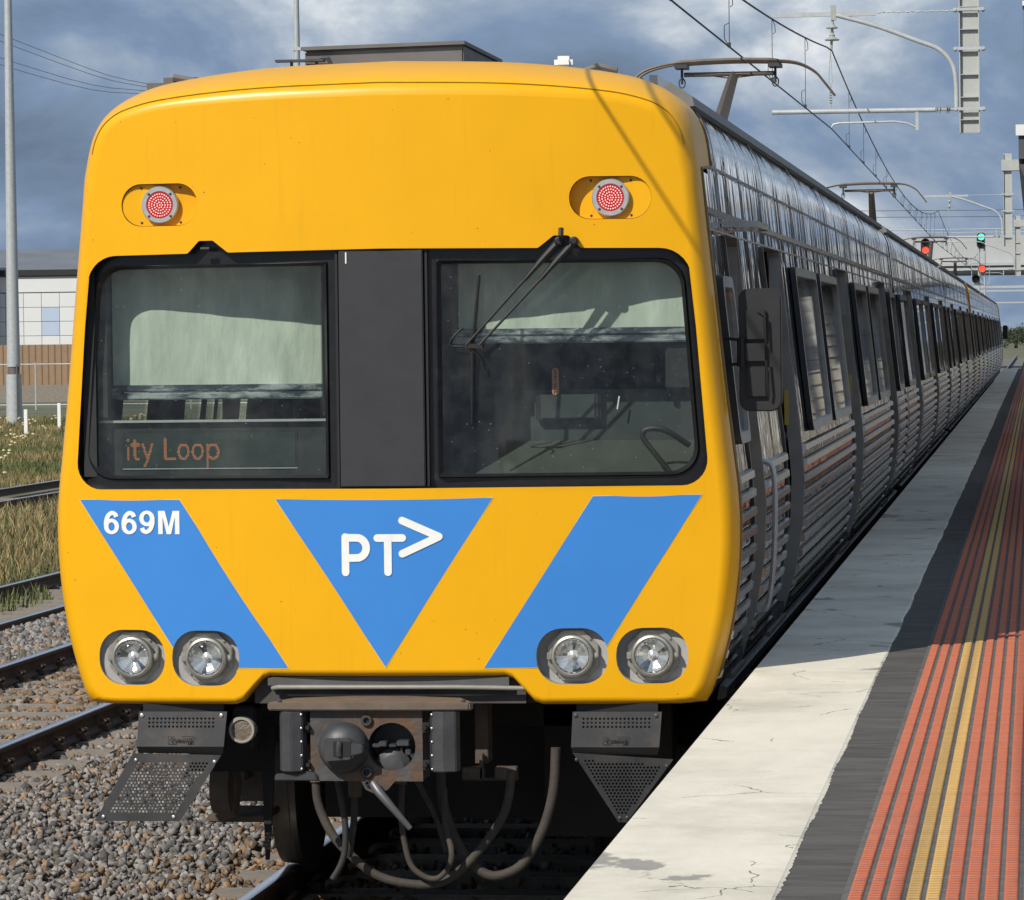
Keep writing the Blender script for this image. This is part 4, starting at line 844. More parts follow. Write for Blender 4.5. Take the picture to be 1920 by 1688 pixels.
hose([(.077, -.05, .70), (.070, -.05, .504), (.084, -.05, .384), (.113, -.05, .285), (.173, -.05, .235), (.233, -.05, .230), (.284, -.05, .285), (.295, -.05, .355), (.262, 0, .46), (.25, .05, .62)], .016)
hose([(.226, .1, .75), (.235, .1, .567), (.274, .1, .426), (.343, .09, .306), (.423, .08, .236), (.494, .08, .226), (.585, .09, .267), (.657, .1, .368), (.709, .1, .488), (.741, .1, .629), (.752, .1, .80)], .026)
hose([(.114, .1, .66), (.194, .1, .507), (.233, .1, .396), (.252, .1, .326)], .016, HOSE, False)
MB().cyl((-.128, -.1, .70), (-.130, -.1, .60), .034, .030).build('hose_cock', DUSTY, lead, 40)
m = MB().box(.30, .40, .27, .34, .636, .69); m.box(.45, .55, .27, .34, .637, .692); m.box(.38, .395, .27, .34, .63, .75); m.box(.30, .55, .3, .36, .628, .640); m.box(.35, .41, .35, .5, .7, 1.0); m.build('hose_bracket', DUSTY, lead, 0, bev=.003)
# perforated step guards
def guard(up, low, tilt, side):
    y0_ = .10
    def holes_in(poly, pitch, r, m_, rows=None):
        a = np.array(poly); cxm, czm = a.mean(0); sh = [(cxm + (p - cxm) * m_, czm + (q - czm) * m_) for p, q in poly]; H = []; j = 0; z_ = a[:, 1].min()
        while z_ < a[:, 1].max():
            x_ = a[:, 0].min() + (pitch / 2 if j % 2 else 0)
            while x_ < a[:, 0].max():
                if inpoly(np.array([[x_, z_]]), sh)[0]: H.append(circ(x_, z_, r, 7))
                x_ += pitch
            z_ += pitch * .87; j += 1
        return H
    x0_, x1_ = up[0], up[1]
    grille = [(x0_ + .04, .885), (x1_ - .04, .885), (x1_ - .04, .938), (x0_ + .04, .938)]
    plate = [(x0_, .805), (x1_ - .01, .805), (x1_, .962), (x0_ + .005, .962)]
    H = [circ(x0_ + .055 + i * .0185, z_, .0055, 7) for i in range(int((x1_ - x0_ - .11) / .0185) + 1) for z_ in (.895, .913, .931)]
    P, T = region(plate, H, .05); yy = lambda z_: y0_ - .036 * (.962 - z_) / .157
    gd = raw('step_guard', [(p[0], yy(p[1]), p[1]) for p in P], [tuple(t) for t in T], GUARD, lead)
    H = holes_in(low, .0165, .0056, .80)
    P, T = region(low, H, .06)
    raw('perforated_plate', [(p[0], y0_ - .03 - tilt * (.79 - p[1]), p[1]) for p in P], [tuple(t) for t in T], GUARD, gd)
    m_ = MB().add([(x0_, y0_ - .037, .806), (x1_ - .01, y0_ - .037, .806), (x1_ - .02, y0_ - .02, .77), (x0_ + .005, y0_ - .02, .775)], [(0, 1, 2, 3)]); m_.box(x0_ + .02, x1_ - .02, y0_ + .02, y0_ + .06, .80, 1.0); m_.build('guard_lip', RUBBER, gd, 0)
    for a, b in ((x0_ + .02, .945), (x1_ - .025, .945)): MB().lathe((a, yy(b), b), [(.009, 0), (.009, -.006), (.003, -.009)], 10).build('guard_bolt', BRUSH if side < 0 else CHAR, gd, 30)
    for (a, b) in [(low[0][0] * .93 + low[2][0] * .07, low[0][1] - .03), (low[1][0] - .03, low[1][1] - .03), (low[2][0] - .03, low[2][1] + .02), (low[3][0] + .04, low[3][1] + .02)]: MB().lathe((a, y0_ - .03 - tilt * (.79 - b), b), [(.008, 0), (.008, -.006), (.003, -.009)], 10).build('guard_bolt', BRUSH if side < 0 else CHAR, gd, 30)
    xm = (x0_ + x1_) / 2
    stroke_text('Comeng', xm - .048, .826, .020, .0165, y0_ - .038, .0018, RUBBER, gd, 'guard_lettering', False, .2)
    MB().tube([(xm - .035, y0_ - .038, .852), (xm - .058, y0_ - .038, .852), (xm - .060, y0_ - .038, .818), (xm - .02, y0_ - .038, .818)], .0012, 4).tube([(xm + .03, y0_ - .038, .818), (xm + .056, y0_ - .038, .818), (xm + .060, y0_ - .038, .852), (xm + .0, y0_ - .038, .852)], .0012, 4).build('guard_lettering', RUBBER, gd, 0)
guard((-1.163, -.75), [(-1.182, .775), (-.772, .768), (-.955, .472), (-1.35, .472)], .18, -1)
guard((.825, 1.232), [(.832, .78), (1.285, .752), (1.075, .472), (1.038, .474)], .12, 1)
lm = MB().lathe((-.691, .15, .874), [(.05, .06), (.063, .05), (.063, -.01), (.058, -.016), (.048, -.016), (.047, -.008)], 28).build('tail_lamp_ring', pm('pale_ring', (.42, .39, .33), .5, .4, var=.15), lead, 40)
MB().lathe((-.691, .15, .874), [(.048, -.008), (.02, -.011), (.001, -.012)], 24).build('tail_lamp_glass', pm('dirty_lens', (.16, .13, .10), .4, var=.3, scale=30, bump=.5), lm, 60)
MB().box(-.74, -.63, .17, .3, .78, .98).build('lamp_case', UNDER, lead, 0, bev=.01)
MB().prism([(-.668, .90), (-.60, .90), (-.61, .55), (-.634, .24), (-.65, .24)], .45, .475).build('guard_iron', UNDER, lead, 0)
m = MB().tube([(-.99, 1.0, .66), (-.94, 1.0, .66), (-.915, 1.0, .53), (-.93, 1.0, .40), (-.98, 1.0, .40)], .05, 8); m.lathe((-1.0, 1.0, .52), [(.13, 0), (.13, .09), (.07, .10)], 24, 'x'); m.build('spring_casing', DUSTY, lead, 40)
MB().box(-1.06, -.78, 1.1, 1.5, .335, .37).build('brake_hanger', DUSTY, lead, 0, bev=.006)
MB().box(-1.1, -.75, .9, .97, .60, .95).build('front_bracket', UNDER, lead, 0); MB().box(-1.02, -.98, .3, .5, .8, 1.0).build('front_bracket', UNDER, lead, 0)
MB().box(.6, 1.2, .9, 1.0, .3, .95).build('traction_bracket', UNDER, lead, 0); MB().box(-.5, .6, 1.2, 1.3, .35, .95).build('traction_bracket', UNDER, lead, 0)

# ---- the other carriages
def make_plain(pan=None):
    c = empty('train_carriage', (0, PITCH, 0), 'plain', 'train carriage', 'carriages of the train at the platform')
    shell(c, 0.02, CARL, [(s, a, b, 1.03, 3.12) for s in (1, -1) for a, b in DOORS]); passenger_side(c, False); side_trims(c); underframe(c); bogie(c, 3.35); bogie(c, 20.4)
    for s in (1, -1):
        side_window(c, s, .6, 2.9)
        m_ = MB()
        for z in RIBZ: rib_geo(m_, s, .1, 3.85, z)
        tag(m_.build('side_ribs', STEEL2, c, 30), kind='stuff')
    return c
plain = make_plain(); roof_kit(plain, 10)
labs = ['second steel carriage of the train, just behind the lead carriage', 'third steel carriage, with the second raised pantograph on its roof', 'fourth steel carriage, starting at the yellow cab end halfway down the train', 'fifth steel carriage, between the yellow cab end and the last carriage', 'last and farthest steel carriage of the train']
cars = [plain]
for k in range(4): cars.append(copy_tree(plain))
for k, c in enumerate(cars): c.location = (0, PITCH * (k + 1), 0); c['label'] = labs[k]
for k, yc, yel in ((1, 3.9, CARL - .35), (2, 20.4, 0.0), (4, 3.9, CARL - .35)):
    pantograph(cars[k], yc, 1 if k == 2 else -1)
    half = section([1.0, 1.4, 1.8, 2.2, 2.6, 3.0, 3.39]); pr = [(x * 1.012, z + .02) for x, z in half] + [(-x * 1.012, z + .02) for x, z in half[::-1][1:]]; n = len(pr)
    raw('yellow_cab_end', [(x, yel + dy, z) for dy in (0, .4) for x, z in pr], [(i, i + 1, n + i + 1, n + i) for i in range(n - 1)] + [tuple(range(n)), tuple(range(2 * n - 1, n - 1, -1))], YEL, cars[k], 40)
    if k == 4: MB().prism(rrect(1.66, 2.575, .195, .56, .05), yel + .1, yel + .145).build('rear_view_mirror', RUBBER, cars[k], 30)
m = MB()
for k in range(5):
    if k == 2: continue
    gw = MB().box(-1.2, 1.2, PITCH * (k + 1) - .34, PITCH * (k + 1) + .02, 1.05, 3.55); tag(gw.build('gangway_bellows', RUBBER, cars[k], 0)); bpy.data.objects[-1] if False else None
for o in [o for o in COL.objects if o.name.startswith('gangway_bellows')]: o.location.y = -o.parent.location.y

# ================================================================== overhead line
INSUL = pm('insulator_glaze', (.36, .38, .33), .25, var=.1)
STAG = {-30: -.15, 36: .22, 109: -.12, 178: .15, 245: -.1}
SUPY = sorted(STAG)
def wire_x(y): return float(np.interp(y, SUPY, [STAG[k] for k in SUPY]))
def contact_z(y): return float(np.interp(y, [-30, 13, 36, 109, 250], [5.25, 5.262, 5.37, 5.36, 5.36]))
def mess_z(y):
    for a, b in zip(SUPY, SUPY[1:]):
        if a <= y <= b: t = (y - (a + b) / 2) / ((b - a) / 2); return 5.62 + (6.44 - 5.62) * t * t
    return 6.44
ct = MB().tube([(wire_x(y), y, contact_z(y)) for y in np.arange(-30, 245.1, 2.75)], .0085, 6).build('contact_wire', WIRE, None, 40); tag(ct, 'dark contact wire running low above the train roofs', 'wire')
ms = MB().tube([(wire_x(y), y, mess_z(y)) for y in np.arange(-30, 245.1, 1.25)], .010, 6).build('messenger_wire', WIRE, None, 40); tag(ms, 'upper sagging wire carrying the droppers above the contact wire', 'wire')
for k, y in enumerate(np.arange(-20, 200, 5.6)):
    if min(abs(y - s) for s in SUPY) < 2 or y < 8: continue
    x = wire_x(y); a, b = contact_z(y), mess_z(y)
    d = MB().tube([(x, y, a), (x, y, b)], .004, 5).tube([(x, y, b), (x + .03, y, b - .06), (x + .035, y, b - .14), (x + .01, y, b - .16)], .004, 4).tube([(x, y, a + .22), (x - .045, y, a + .2), (x - .045, y, a + .08), (x, y, a)], .004, 4)
    d.box(x - .014, x + .014, y - .015, y + .015, a - .005, a + .04).build('dropper', WIRE, ct, 40)
def support(y, label):
    t = empty('overhead_line_support', (0, y, PZ), label, 'catenary support', 'overhead line supports over the track'); o = -PZ; sx_ = STAG[y]
    # drop post of a channel section hung from a beam, and the column that carries the beam
    m = MB(); m.box(1.92, 1.935, -.10, .10, 5.28 + o, 8.2 + o); m.box(2.175, 2.19, -.10, .10, 5.28 + o, 8.2 + o); m.box(1.935, 2.175, -.04, -.025, 5.285 + o, 8.2 + o)
    dp = m.build('drop_post', POSTG, t, 0)
    for z in (np.arange(5.45, 8, .3) if y < 50 else []): MB().box(1.9355, 2.1745, -.095, -.042, z + o, z + .010 + o).build('stiffener_plate', POSTG, dp, 0)
    MB().box(1.86, 7.0, -.16, .16, 7.65 + o, 8.0 + o).build('portal_beam', POSTG, t, 0, bev=.01)
    MB().box(6.6, 6.9, -.15, .15, 0.0, 7.65 + o).build('portal_column', POSTG, t, 0, bev=.01)
    m = MB().box(-.56, .82, -.025, .025, 6.87 + o, 6.93 + o); m.build('top_bar', GALV, t, 0)
    m = MB()
    for k in range(17): x = .84 + k * .064; m.tube([(x, 0, 6.905 + o + (.012 if k % 2 else 0)), (x + .05, 0, 6.91 + o)], .011, 5)
    m.build('stay_chain', GALV, t, 30)
    MB().tube(catmull([(.28, 0, 6.89 + o), (.8, 0, 6.74 + o), (1.35, 0, 6.53 + o), (1.66, 0, 6.40 + o), (1.83, 0, 6.2 + o), (1.875, 0, 5.95 + o), (1.88, 0, 5.62 + o)], 5), .032, 10).build('curved_brace', GALV, t, 50)
    MB().tube([(-.575, 0, 5.606 + o), (1.60, 0, 5.60 + o)], .033, 10).build('lower_tube', GALV, t, 40)
    m = MB().tube([(1.6, 0, 5.60 + o), (1.92, 0, 5.60 + o)], .018, 8)
    for x, r_ in ((1.62, .05), (1.66, .055), (1.75, .075), (1.78, .06)): m.lathe((x, 0, 5.6 + o), [(.02, -.012), (r_, 0), (.02, .012)], 16, 'x')
    m.build('post_insulator', INSUL, t, 40)
    m = MB().tube([(sx_, 0, 5.39 + o), (sx_ + .02, 0, 5.43 + o), (sx_ + .1, 0, 5.445 + o), (1.05, 0, 5.455 + o), (1.22, 0, 5.43 + o), (1.35, 0, 5.37 + o)], .014, 8); m.box(1.335, 1.375, -.02, .02, 5.33 + o, 5.62 + o); m.build('registration_arm', GALV, t, 40)
    m = MB().tube([(.25, 0, 6.9 + o), (.22, 0, 6.42 + o)], .018, 8)
    for z, r_ in ((6.72, .08), (6.56, .10), (6.62, .04)): m.lathe((.235, 0, z + o), [(.03, .05), (r_ * .5, .03), (r_, .0), (r_ * .9, -.012), (.03, -.015)], 18, 'z')
    m.box(.22, .29, -.03, .03, 6.82 + o, 7.02 + o); m.build('suspension_insulator', INSUL, t, 40)
    m = MB().tube([(.21, 0, 6.42 + o), (.185, 0, 6.0 + o), (.21, 0, 5.95 + o), (.235, 0, 6.0 + o), (.21, 0, 6.42 + o)], .005, 5); m.tube([(.21, 0, 5.96 + o), (.21, 0, 5.61 + o)], .008, 6)
    for k in range(5): m.lathe((.21, 0, 5.72 + .035 * k + o), [(.01, -.008), (.028, 0), (.01, .008)], 10, 'z')
    m.build('tie_insulator', INSUL, t, 40)
    for z in (6.92, 6.40, 5.6): MB().box(1.865, 2.245, -.13, -.11, z - .02 + o, z + .02 + o).cyl((1.87, -.14, z + o), (1.87, .12, z + o), .025, n=8).cyl((2.24, -.14, z + o), (2.24, .12, z + o), .025, n=8).build('clamp', GALV, t, 30)
support(36, 'nearest overhead line support, its grey drop post hanging at the top right')
support(109, 'second overhead line support with its whole drop post below a beam')
support(178, 'third overhead line support, small, above the far end of the train')
#support(245, 'farthest overhead line support just before the bridge')
# far portals
for k, (y, z, x0, x1) in enumerate(((200, 5.9, -14, 9), (225, 5.2, -14, 9), (330, 6.0, -16, 12), (420, 5.6, -18, 14))):
    t = empty('track_portal', (0, y, GZ), ['white track portal just past the train with a low crossbeam', 'lower white track portal behind the signals', 'white track portal beyond the bridge', 'farthest white track portal down the line'][k], 'portal', 'portals across the tracks down the line')
    MB().box(x0, x1, -.12, .12, z - GZ, z - GZ + .14).build('crossbeam', GALV, t, 0)
    for x in (x0 + .3, x1 - .3): MB().box(x - .15, x + .15, -.15, .15, 0, z - GZ).build('portal_leg', GALV, t, 0)

# signals
SIGB = pm('signal_black', (.012, .013, .013), .6, var=.1)
LRED = pm('signal_red_lit', (.8, .05, .03), .4, var=.02, emis=(1, .06, .03), estr=2.2); LGRN = pm('signal_green_lit', (.1, .8, .5), .4, var=.02, emis=(.08, .85, .5), estr=1.6); LOFF = pm('signal_dark_lens', (.02, .02, .02), .2, var=.1)
def sig_head(par, x, z, lamps, w_=.42):
    n = len(lamps); h_ = .34 * n + .05
    hd = MB().prism(rrect(x, z, w_, h_, w_ * .45), .0, .06).build('signal_head', SIGB, par, 30)
    for i, l in enumerate(lamps):
        zz = z + (n - 1) * .17 - i * .34
        MB().lathe((x, 0, zz), [(.15, 0), (.12, -.02), (.001, -.03)], 20).build('signal_lamp', l, hd, 40)
        MB().add([(x + r_ * math.cos(a), y_, zz + r_ * math.sin(a)) for y_, r_ in ((0, .165), (-.22, .165)) for a in np.linspace(0, math.pi, 10)], [(i_, i_ + 1, 10 + i_ + 1, 10 + i_) for i_ in range(9)]).build('signal_hood', SIGB, hd, 40)
    return hd
s1 = empty('signal_mast', (-2.05, 165, GZ), 'railway signal showing red, left of the green one above the train', 'signal')
MB().tube([(.0, .12, 0), (.0, .12, 7.1)], .08, 10).build('mast', GALV, s1, 40); sig_head(s1, 0, 6.5 - GZ, [LOFF, LRED])
s2 = empty('signal_mast', (.47, 165, GZ), 'railway signal mast showing green above and red below', 'signal')
m = MB().tube([(-.12, .15, 0), (-.12, .15, 7.6)], .045, 8).tube([(.14, .15, 0), (.14, .15, 7.6)], .045, 8)
for k in range(18): m.tube([(-.12, .15, .6 + .4 * k), (.14, .15, .6 + .4 * k)], .02, 6)
m.build('lattice_mast', GALV, s2, 40); sig_head(s2, 0, 6.73 - GZ, [LGRN, LOFF]); sig_head(s2, .03, 5.45 - GZ, [LRED], .36); sig_head(s2, -.26, 5.0 - GZ, [LOFF], .36)
MB().box(-.45, .35, .2, 1.0, 4.75 - GZ, 4.8 - GZ).tube([(-.45, .2, 4.8 - GZ), (-.45, .2, 5.7 - GZ), (.35, .2, 5.7 - GZ), (.35, .2, 4.8 - GZ)], .02, 6).build('service_cage', GALV, s2, 20)

# road bridge
BRG = pm('bridge_concrete', (.42, .43, .43), .85, var=.08, scale=.4); BRD = pm('bridge_girder', (.28, .30, .32), .8, var=.1, scale=.4)
b = empty('road_bridge', (0, 285, GZ), 'pale concrete road bridge crossing the line beyond the train', 'bridge')
for k in range(12): MB().box(-60 + 9 * k, -60 + 9 * k + 8.96, 0, .35, 8.35, 10.4).build('parapet_panel', BRG, b, 0)
MB().box(-60, 48, .36, 14, 7.6, 8.9).build('deck_girder', BRD, b, 0)
MB().box(-60, 48, -.5, -.0, 8.15, 8.34).build('deck_edge', BRG, b, 0)
for x in (-11, 9.5): MB().box(x - .6, x + .6, .5, 13, 0, 7.6).build('pier', BRG, b, 0)
MB().box(-60, -12, 3, 11, 0, 7.0).build('abutment', BRG, b, 0)
for k in range(28): MB().tube([(-60 + 4 * k, .2, 10.4), (-60 + 4 * k, .2, 10.9)], .04, 5).build('railing_post', GALV, b, 0)
MB().tube([(-60, .2, 10.9), (48, .2, 10.9)], .04, 5).tube([(-60, .2, 10.65), (48, .2, 10.65)], .03, 5).build('handrail', GALV, b, 0)

# ================================================================== station on the platform (mirrored in the train's side)
BOARD = pm('cream_board', (.62, .575, .46), .7, var=.06, scale=3); ROOFM = pm('canopy_steel', (.10, .105, .11), .5, .3, var=.1); FASC = pm('white_fascia', (.72, .72, .69), .6, var=.05)
for k, (y0, y1, lab) in enumerate(((30, 62, 'cream weatherboard station building near the lead carriage, mirrored in its side'), (66, 104, 'farther cream weatherboard station building, mirrored in the middle carriages'))):
    s = empty('station_building', (4.4, y0, PZ), lab, 'building')
    ln = y1 - y0
    MB().box(.03, 4, 0, ln, 0, 3.3).build('wall_core', FASC, s, 0)
    for j in range(14): MB().add([(-.0, .0, j * .23), (.0, ln, j * .23), (.03, ln, j * .23 + .225), (.03, .0, j * .23 + .225), (.03, 0, j * .23), (.03, ln, j * .23)], [(0, 3, 2, 1), (0, 1, 5, 4), (0, 4, 3), (1, 2, 5)]).build('weatherboard', BOARD, s, 0)
    for j in range(3):
        y = 2.5 + j * 9.4; wf = MB().box(-.05, -.005, y, y + 1.5, .9, 2.4).build('window', FASC, s, 0); MB().box(-.056, -.051, y + .1, y + 1.4, 1.0, 2.3).build('pane', SIDEGLASS, wf, 0)
    for j in range(2): y = 7 + j * 12.2; MB().box(-.05, -.005, y, y + 1.1, 0.02, 2.2).build('door', pm('station_door_blue', (.03, .07, .16), .5, var=.1), s, 0)
    MB().prism([(-.6, 3.3), (4.5, 3.3), (2, 4.4)], -.4, ln + .4).build('roof', ROOFM, s, 0)
NAVY = pm('reflection_navy', (.022, .032, .06), .5, .2, var=.15)  # for the unseen canopies added so the steel side mirrors something dark
for y0, y1, lab in ((20, 64, 'navy canopy out of view, added to darken reflections on the train side, nearer stretch'), (66, 130, 'navy canopy out of view, added to darken reflections on the train side, farther stretch')):
    c2 = empty('platform_canopy', (3.4, y0, PZ), lab, 'canopy'); MB().box(0, .65, 0, y1 - y0, 3.0, 3.75).build('canopy_roof', NAVY, c2, 0); MB().box(-.03, -.003, 0, y1 - y0, 3.62, 3.8).build('canopy_fascia', FASC, c2, 0)
    for j in range(7): MB().box(.3, .42, 1 + 6.2 * j, 1.12 + 6.2 * j, 0, 3.0).build('canopy_post', NAVY, c2, 0)
cn = empty('platform_canopy', (2.79, 12, PZ), 'dark platform canopy with a white fascia at the right edge', 'canopy')
MB().box(0, 3.2, 0, 12, 2.78, 2.95).build('canopy_roof', ROOFM, cn, 0); MB().box(-.02, 3.2, -.03, -.002, 2.95, 3.03).build('canopy_fascia', FASC, cn, 0)
MB().prism([(0, 2.74), (.05, 2.62), (3.0, 2.62), (3.2, 2.74)], .0, 12).build('canopy_soffit', ROOFM, cn, 0)
for j in range(4): MB().box(2.5, 2.62, .5 + 3.6 * j, .62 + 3.6 * j, 0, 2.6).build('canopy_post', POSTG, cn, 0)
sg = empty('light_mast', (3.545, 12.6, PZ), 'dark floodlight box with pale top at the upper right edge', 'lamp')
MB().box(-.06, .06, -.06, .06, 0, 4.1).build('mast', POSTG, sg, 0); MB().box(-.71, .2, -.2, .2, 3.5, 3.93).build('floodlight_box', ROOFM, sg, 0, bev=.01); MB().box(-.72, .2, -.21, .21, 3.935, 3.97).build('box_cap', FASC, sg, 0)
# ================================================================== yard on the left
t = empty('light_pole', (-37.3, 137, GZ), 'thick tapering galvanised mast at the left edge', 'pole', 'galvanised masts in the yard')
MB().tube([(0, 0, 2.3), (0, 0, 22)], [.27, .11], 12).build('pole', GALV, t, 40); MB().tube([(0, 0, 0), (0, 0, 2.0)], [.33, .31], 12).build('pole_base', GALV, t, 40); MB().tube([(0, 0, 1.9), (0, 0, 2.4)], .24, 12).tube([(.2, -.28, 0), (.2, -.28, 2.4)], .03, 6).build('base_joint', ROOFG, t, 40)
t = empty('light_pole', (-30.9, 165, GZ), 'thin galvanised mast rising behind the train roof', 'pole', 'galvanised masts in the yard')
MB().tube([(0, 0, 0), (0, 0, 26)], [.24, .08], 12).build('pole', GALV, t, 40); MB().box(-.2, .2, -.15, .15, 16.6, 16.75).build('collar', GALV, t, 0)
for k, zz in enumerate(((20.5, 14.25, 13.15, 12.9), (22.5, 15.2, 13.45, 13.0))):
    o = MB()
    for d in (0, .28): o.tube(catmull([(-58, 150, zz[0] + d * 2), (-40.1, 150, zz[1] + d), (-34.5, 150, zz[2] + d * .5), (-28, 150, zz[3] + d * .3), (-15, 150, zz[3] + .3)], 5), .012, 5)
    tag(o.build('power_line', WIRE, None, 30), ['lower pair of thin power lines at the upper left', 'upper pair of thin power lines at the upper left'][k], 'wire')
o = MB().tube([(-40, 262, 10.9), (0, 262, 10.55), (40, 262, 10.9)], .018, 5).tube([(-40, 262, 11.35), (0, 262, 11.0), (40, 262, 11.35)], .018, 5).build('feeder_line', WIRE, None, 30); tag(o, 'faint pair of wires crossing level behind the second pantograph', 'wire')
for x, y, h_, lab in ((-31.7, 117, .95, 'short white marker post in the grass nearer the light mast'), (-33.0, 127, 1.0, 'short white marker post in the grass nearest the train')):
    o = MB().box(-.06, .06, -.03, .03, 0, h_).box(-.03, .03, -.033, -.0305, h_ - .3, h_ - .1).build('marker_post', pm('white_post', (.78, .78, .76), .6, var=.05), None, 0, loc=(x, y, GZ)); tag(o, lab, 'post', 'white marker posts')
# fence
fn = empty('yard_fence', (-60, 170, GZ), 'galvanised pipe fence in front of the brown container wall', 'fence')
for k in range(24): MB().tube([(k * 1.9, 0, 0), (k * 1.9, 0, 2.3 if k % 3 else 2.9)], .045, 6).build('fence_post', GALV, fn, 40)
for z in (.25, 2.2): MB().tube([(0, 0, z), (44, 0, z)], .03, 6).build('fence_rail', GALV, fn, 40)
wl = MB().box(-95, -20, 195, 195.5, GZ, .3).build('low_wall', CONC, None, 0); tag(wl, 'low concrete wall across the yard behind the fence', 'wall')
BRN = pm('container_brown', (.27, .175, .105), .7, var=.08, scale=2)
cw = empty('container_wall', (-85, 230, GZ), 'brown corrugated container wall below the warehouse', 'container')
pts = []
for k in range(130):
    x = k * .42; pts += [(x, 0), (x + .14, 0), (x + .21, .05), (x + .35, .05)]
raw('corrugated_side', [(x, y, z) for z in (0, 3.1) for x, y in pts], [(i, i + 1, len(pts) + i + 1, len(pts) + i) for i in range(len(pts) - 1)], BRN, cw); MB().box(0, 54, .1, 2.4, 0, 3.05).build('container_body', BRN, cw, 0)
wh = empty('warehouse', (-110, 290, GZ), 'white panelled warehouse with a dark grey roof', 'building')
WP = pm('white_panel', (.66, .67, .66), .6, var=.04, scale=.5); BP = pm('pale_blue_panel', (.42, .50, .62), .6, var=.04); GP = pm('grey_panel', (.20, .22, .24), .6, var=.04)
MB().box(0, 60, .05, 30, 0, 8.9).build('wall_core', GP, wh, 0)
def wpan(): return MB().box(.02, 1.43, 0, .049, .02, 1.10)
wm = None
for i in range(41):
    for j in range(6):
        z = .4 + j * 1.12; 
        mt_ = BP if i % 8 == 0 and j in (3, 4) else GP if (i % 8 == 2 and j == 4) else WP
        if wm is None: wm = {}
        if mt_.name not in wm: o = wpan().build('wall_panel', mt_, wh, 0); wm[mt_.name] = o
        else: o = wm[mt_.name].copy(); COL.objects.link(o); o.parent = wh
        o.location = (i * 1.45 + .45, 0, z)
MB().box(0, 60, -.02, .049, 7.2, 8.4).build('upper_fascia', WP, wh, 0); MB().box(-.3, 60.3, -.3, .04, 8.5, 8.95).build('gutter', SIGB, wh, 0)
raw('roof', [(-.5, -.3, 8.95), (60.5, -.3, 8.95), (60.5, 15, 10.9), (-.5, 15, 10.9), (60.5, 30, 8.95), (-.5, 30, 8.95)], [(0, 1, 2, 3), (3, 2, 4, 5)], pm('roof_grey', (.16, .17, .185), .6, var=.15, scale=.3), wh)
sh = empty('dark_shed', (-97, 288.3, GZ), 'dark grey building left of the warehouse at the left edge', 'building')
MB().box(0, 18.6, 0, 1.4, 0, 10.6).build('shed_wall', GP, sh, 0); MB().box(-.2, 18.8, -.2, 1.6, 10.6, 10.8).build('shed_cap', ROOFM, sh, 0); MB().box(0, 18.6, -.06, -.005, 5.2, 5.4).build('shed_rail', GALV, sh, 0)

# far trees along the horizon: many small leaf faces per crown
LEAF = pm('leaf_dark', (.045, .06, .03), .8, var=.35, scale=3)
BARK = pm('bark', (.09, .07, .05), .9, var=.2)
def tree(x, y, h_, w_, lab):
    t = empty('tree', (x, y, GZ), lab, 'tree', 'trees on the horizon')
    MB().tube([(0, 0, 0), (.1, 0, h_ * .3), (-.1, .1, h_ * .7)], [.35, .25, .1], 7).tube([(.1, 0, h_ * .3), (w_ * .3, 0, h_ * .65)], [.15, .05], 6).tube([(.1, 0, h_ * .3), (-w_ * .3, 0, h_ * .6)], [.15, .05], 6).build('trunk', BARK, t, 40)
    C = rng.normal(0, 1, (16, 3)) * (w_ * .28, w_ * .28, h_ * .16) + (0, 0, h_ * .62); k = 2600
    P = C[rng.integers(0, 16, k)] + rng.normal(0, 1, (k, 3)) * (w_ * .11, w_ * .11, h_ * .08); A = rng.normal(0, 1, (k, 3)); B = rng.normal(0, 1, (k, 3)); s = w_ * .02
    V = np.stack([P + A * s, P + B * s, P - A * s * .6 - B * s * .4], 1).reshape(-1, 3)
    raw('crown', V.tolist(), [(3 * i, 3 * i + 1, 3 * i + 2) for i in range(k)], LEAF, t)
for k in range(9): tree(-9 + 3.6 * k + rng.random(), 640 + 40 * (k % 3), 3.6 + 1.6 * rng.random(), 5.5, ['leftmost', 'second', 'third', 'fourth', 'fifth', 'sixth', 'seventh', 'eighth', 'rightmost'][k] + ' of the small dark trees on the horizon beyond the bridge')
for k in range(5): tree(-118 + 9 * k, 360, 8 + 2 * rng.random(), 7, ['first', 'second', 'third', 'fourth', 'fifth'][k] + ' tree from the left behind the warehouse')

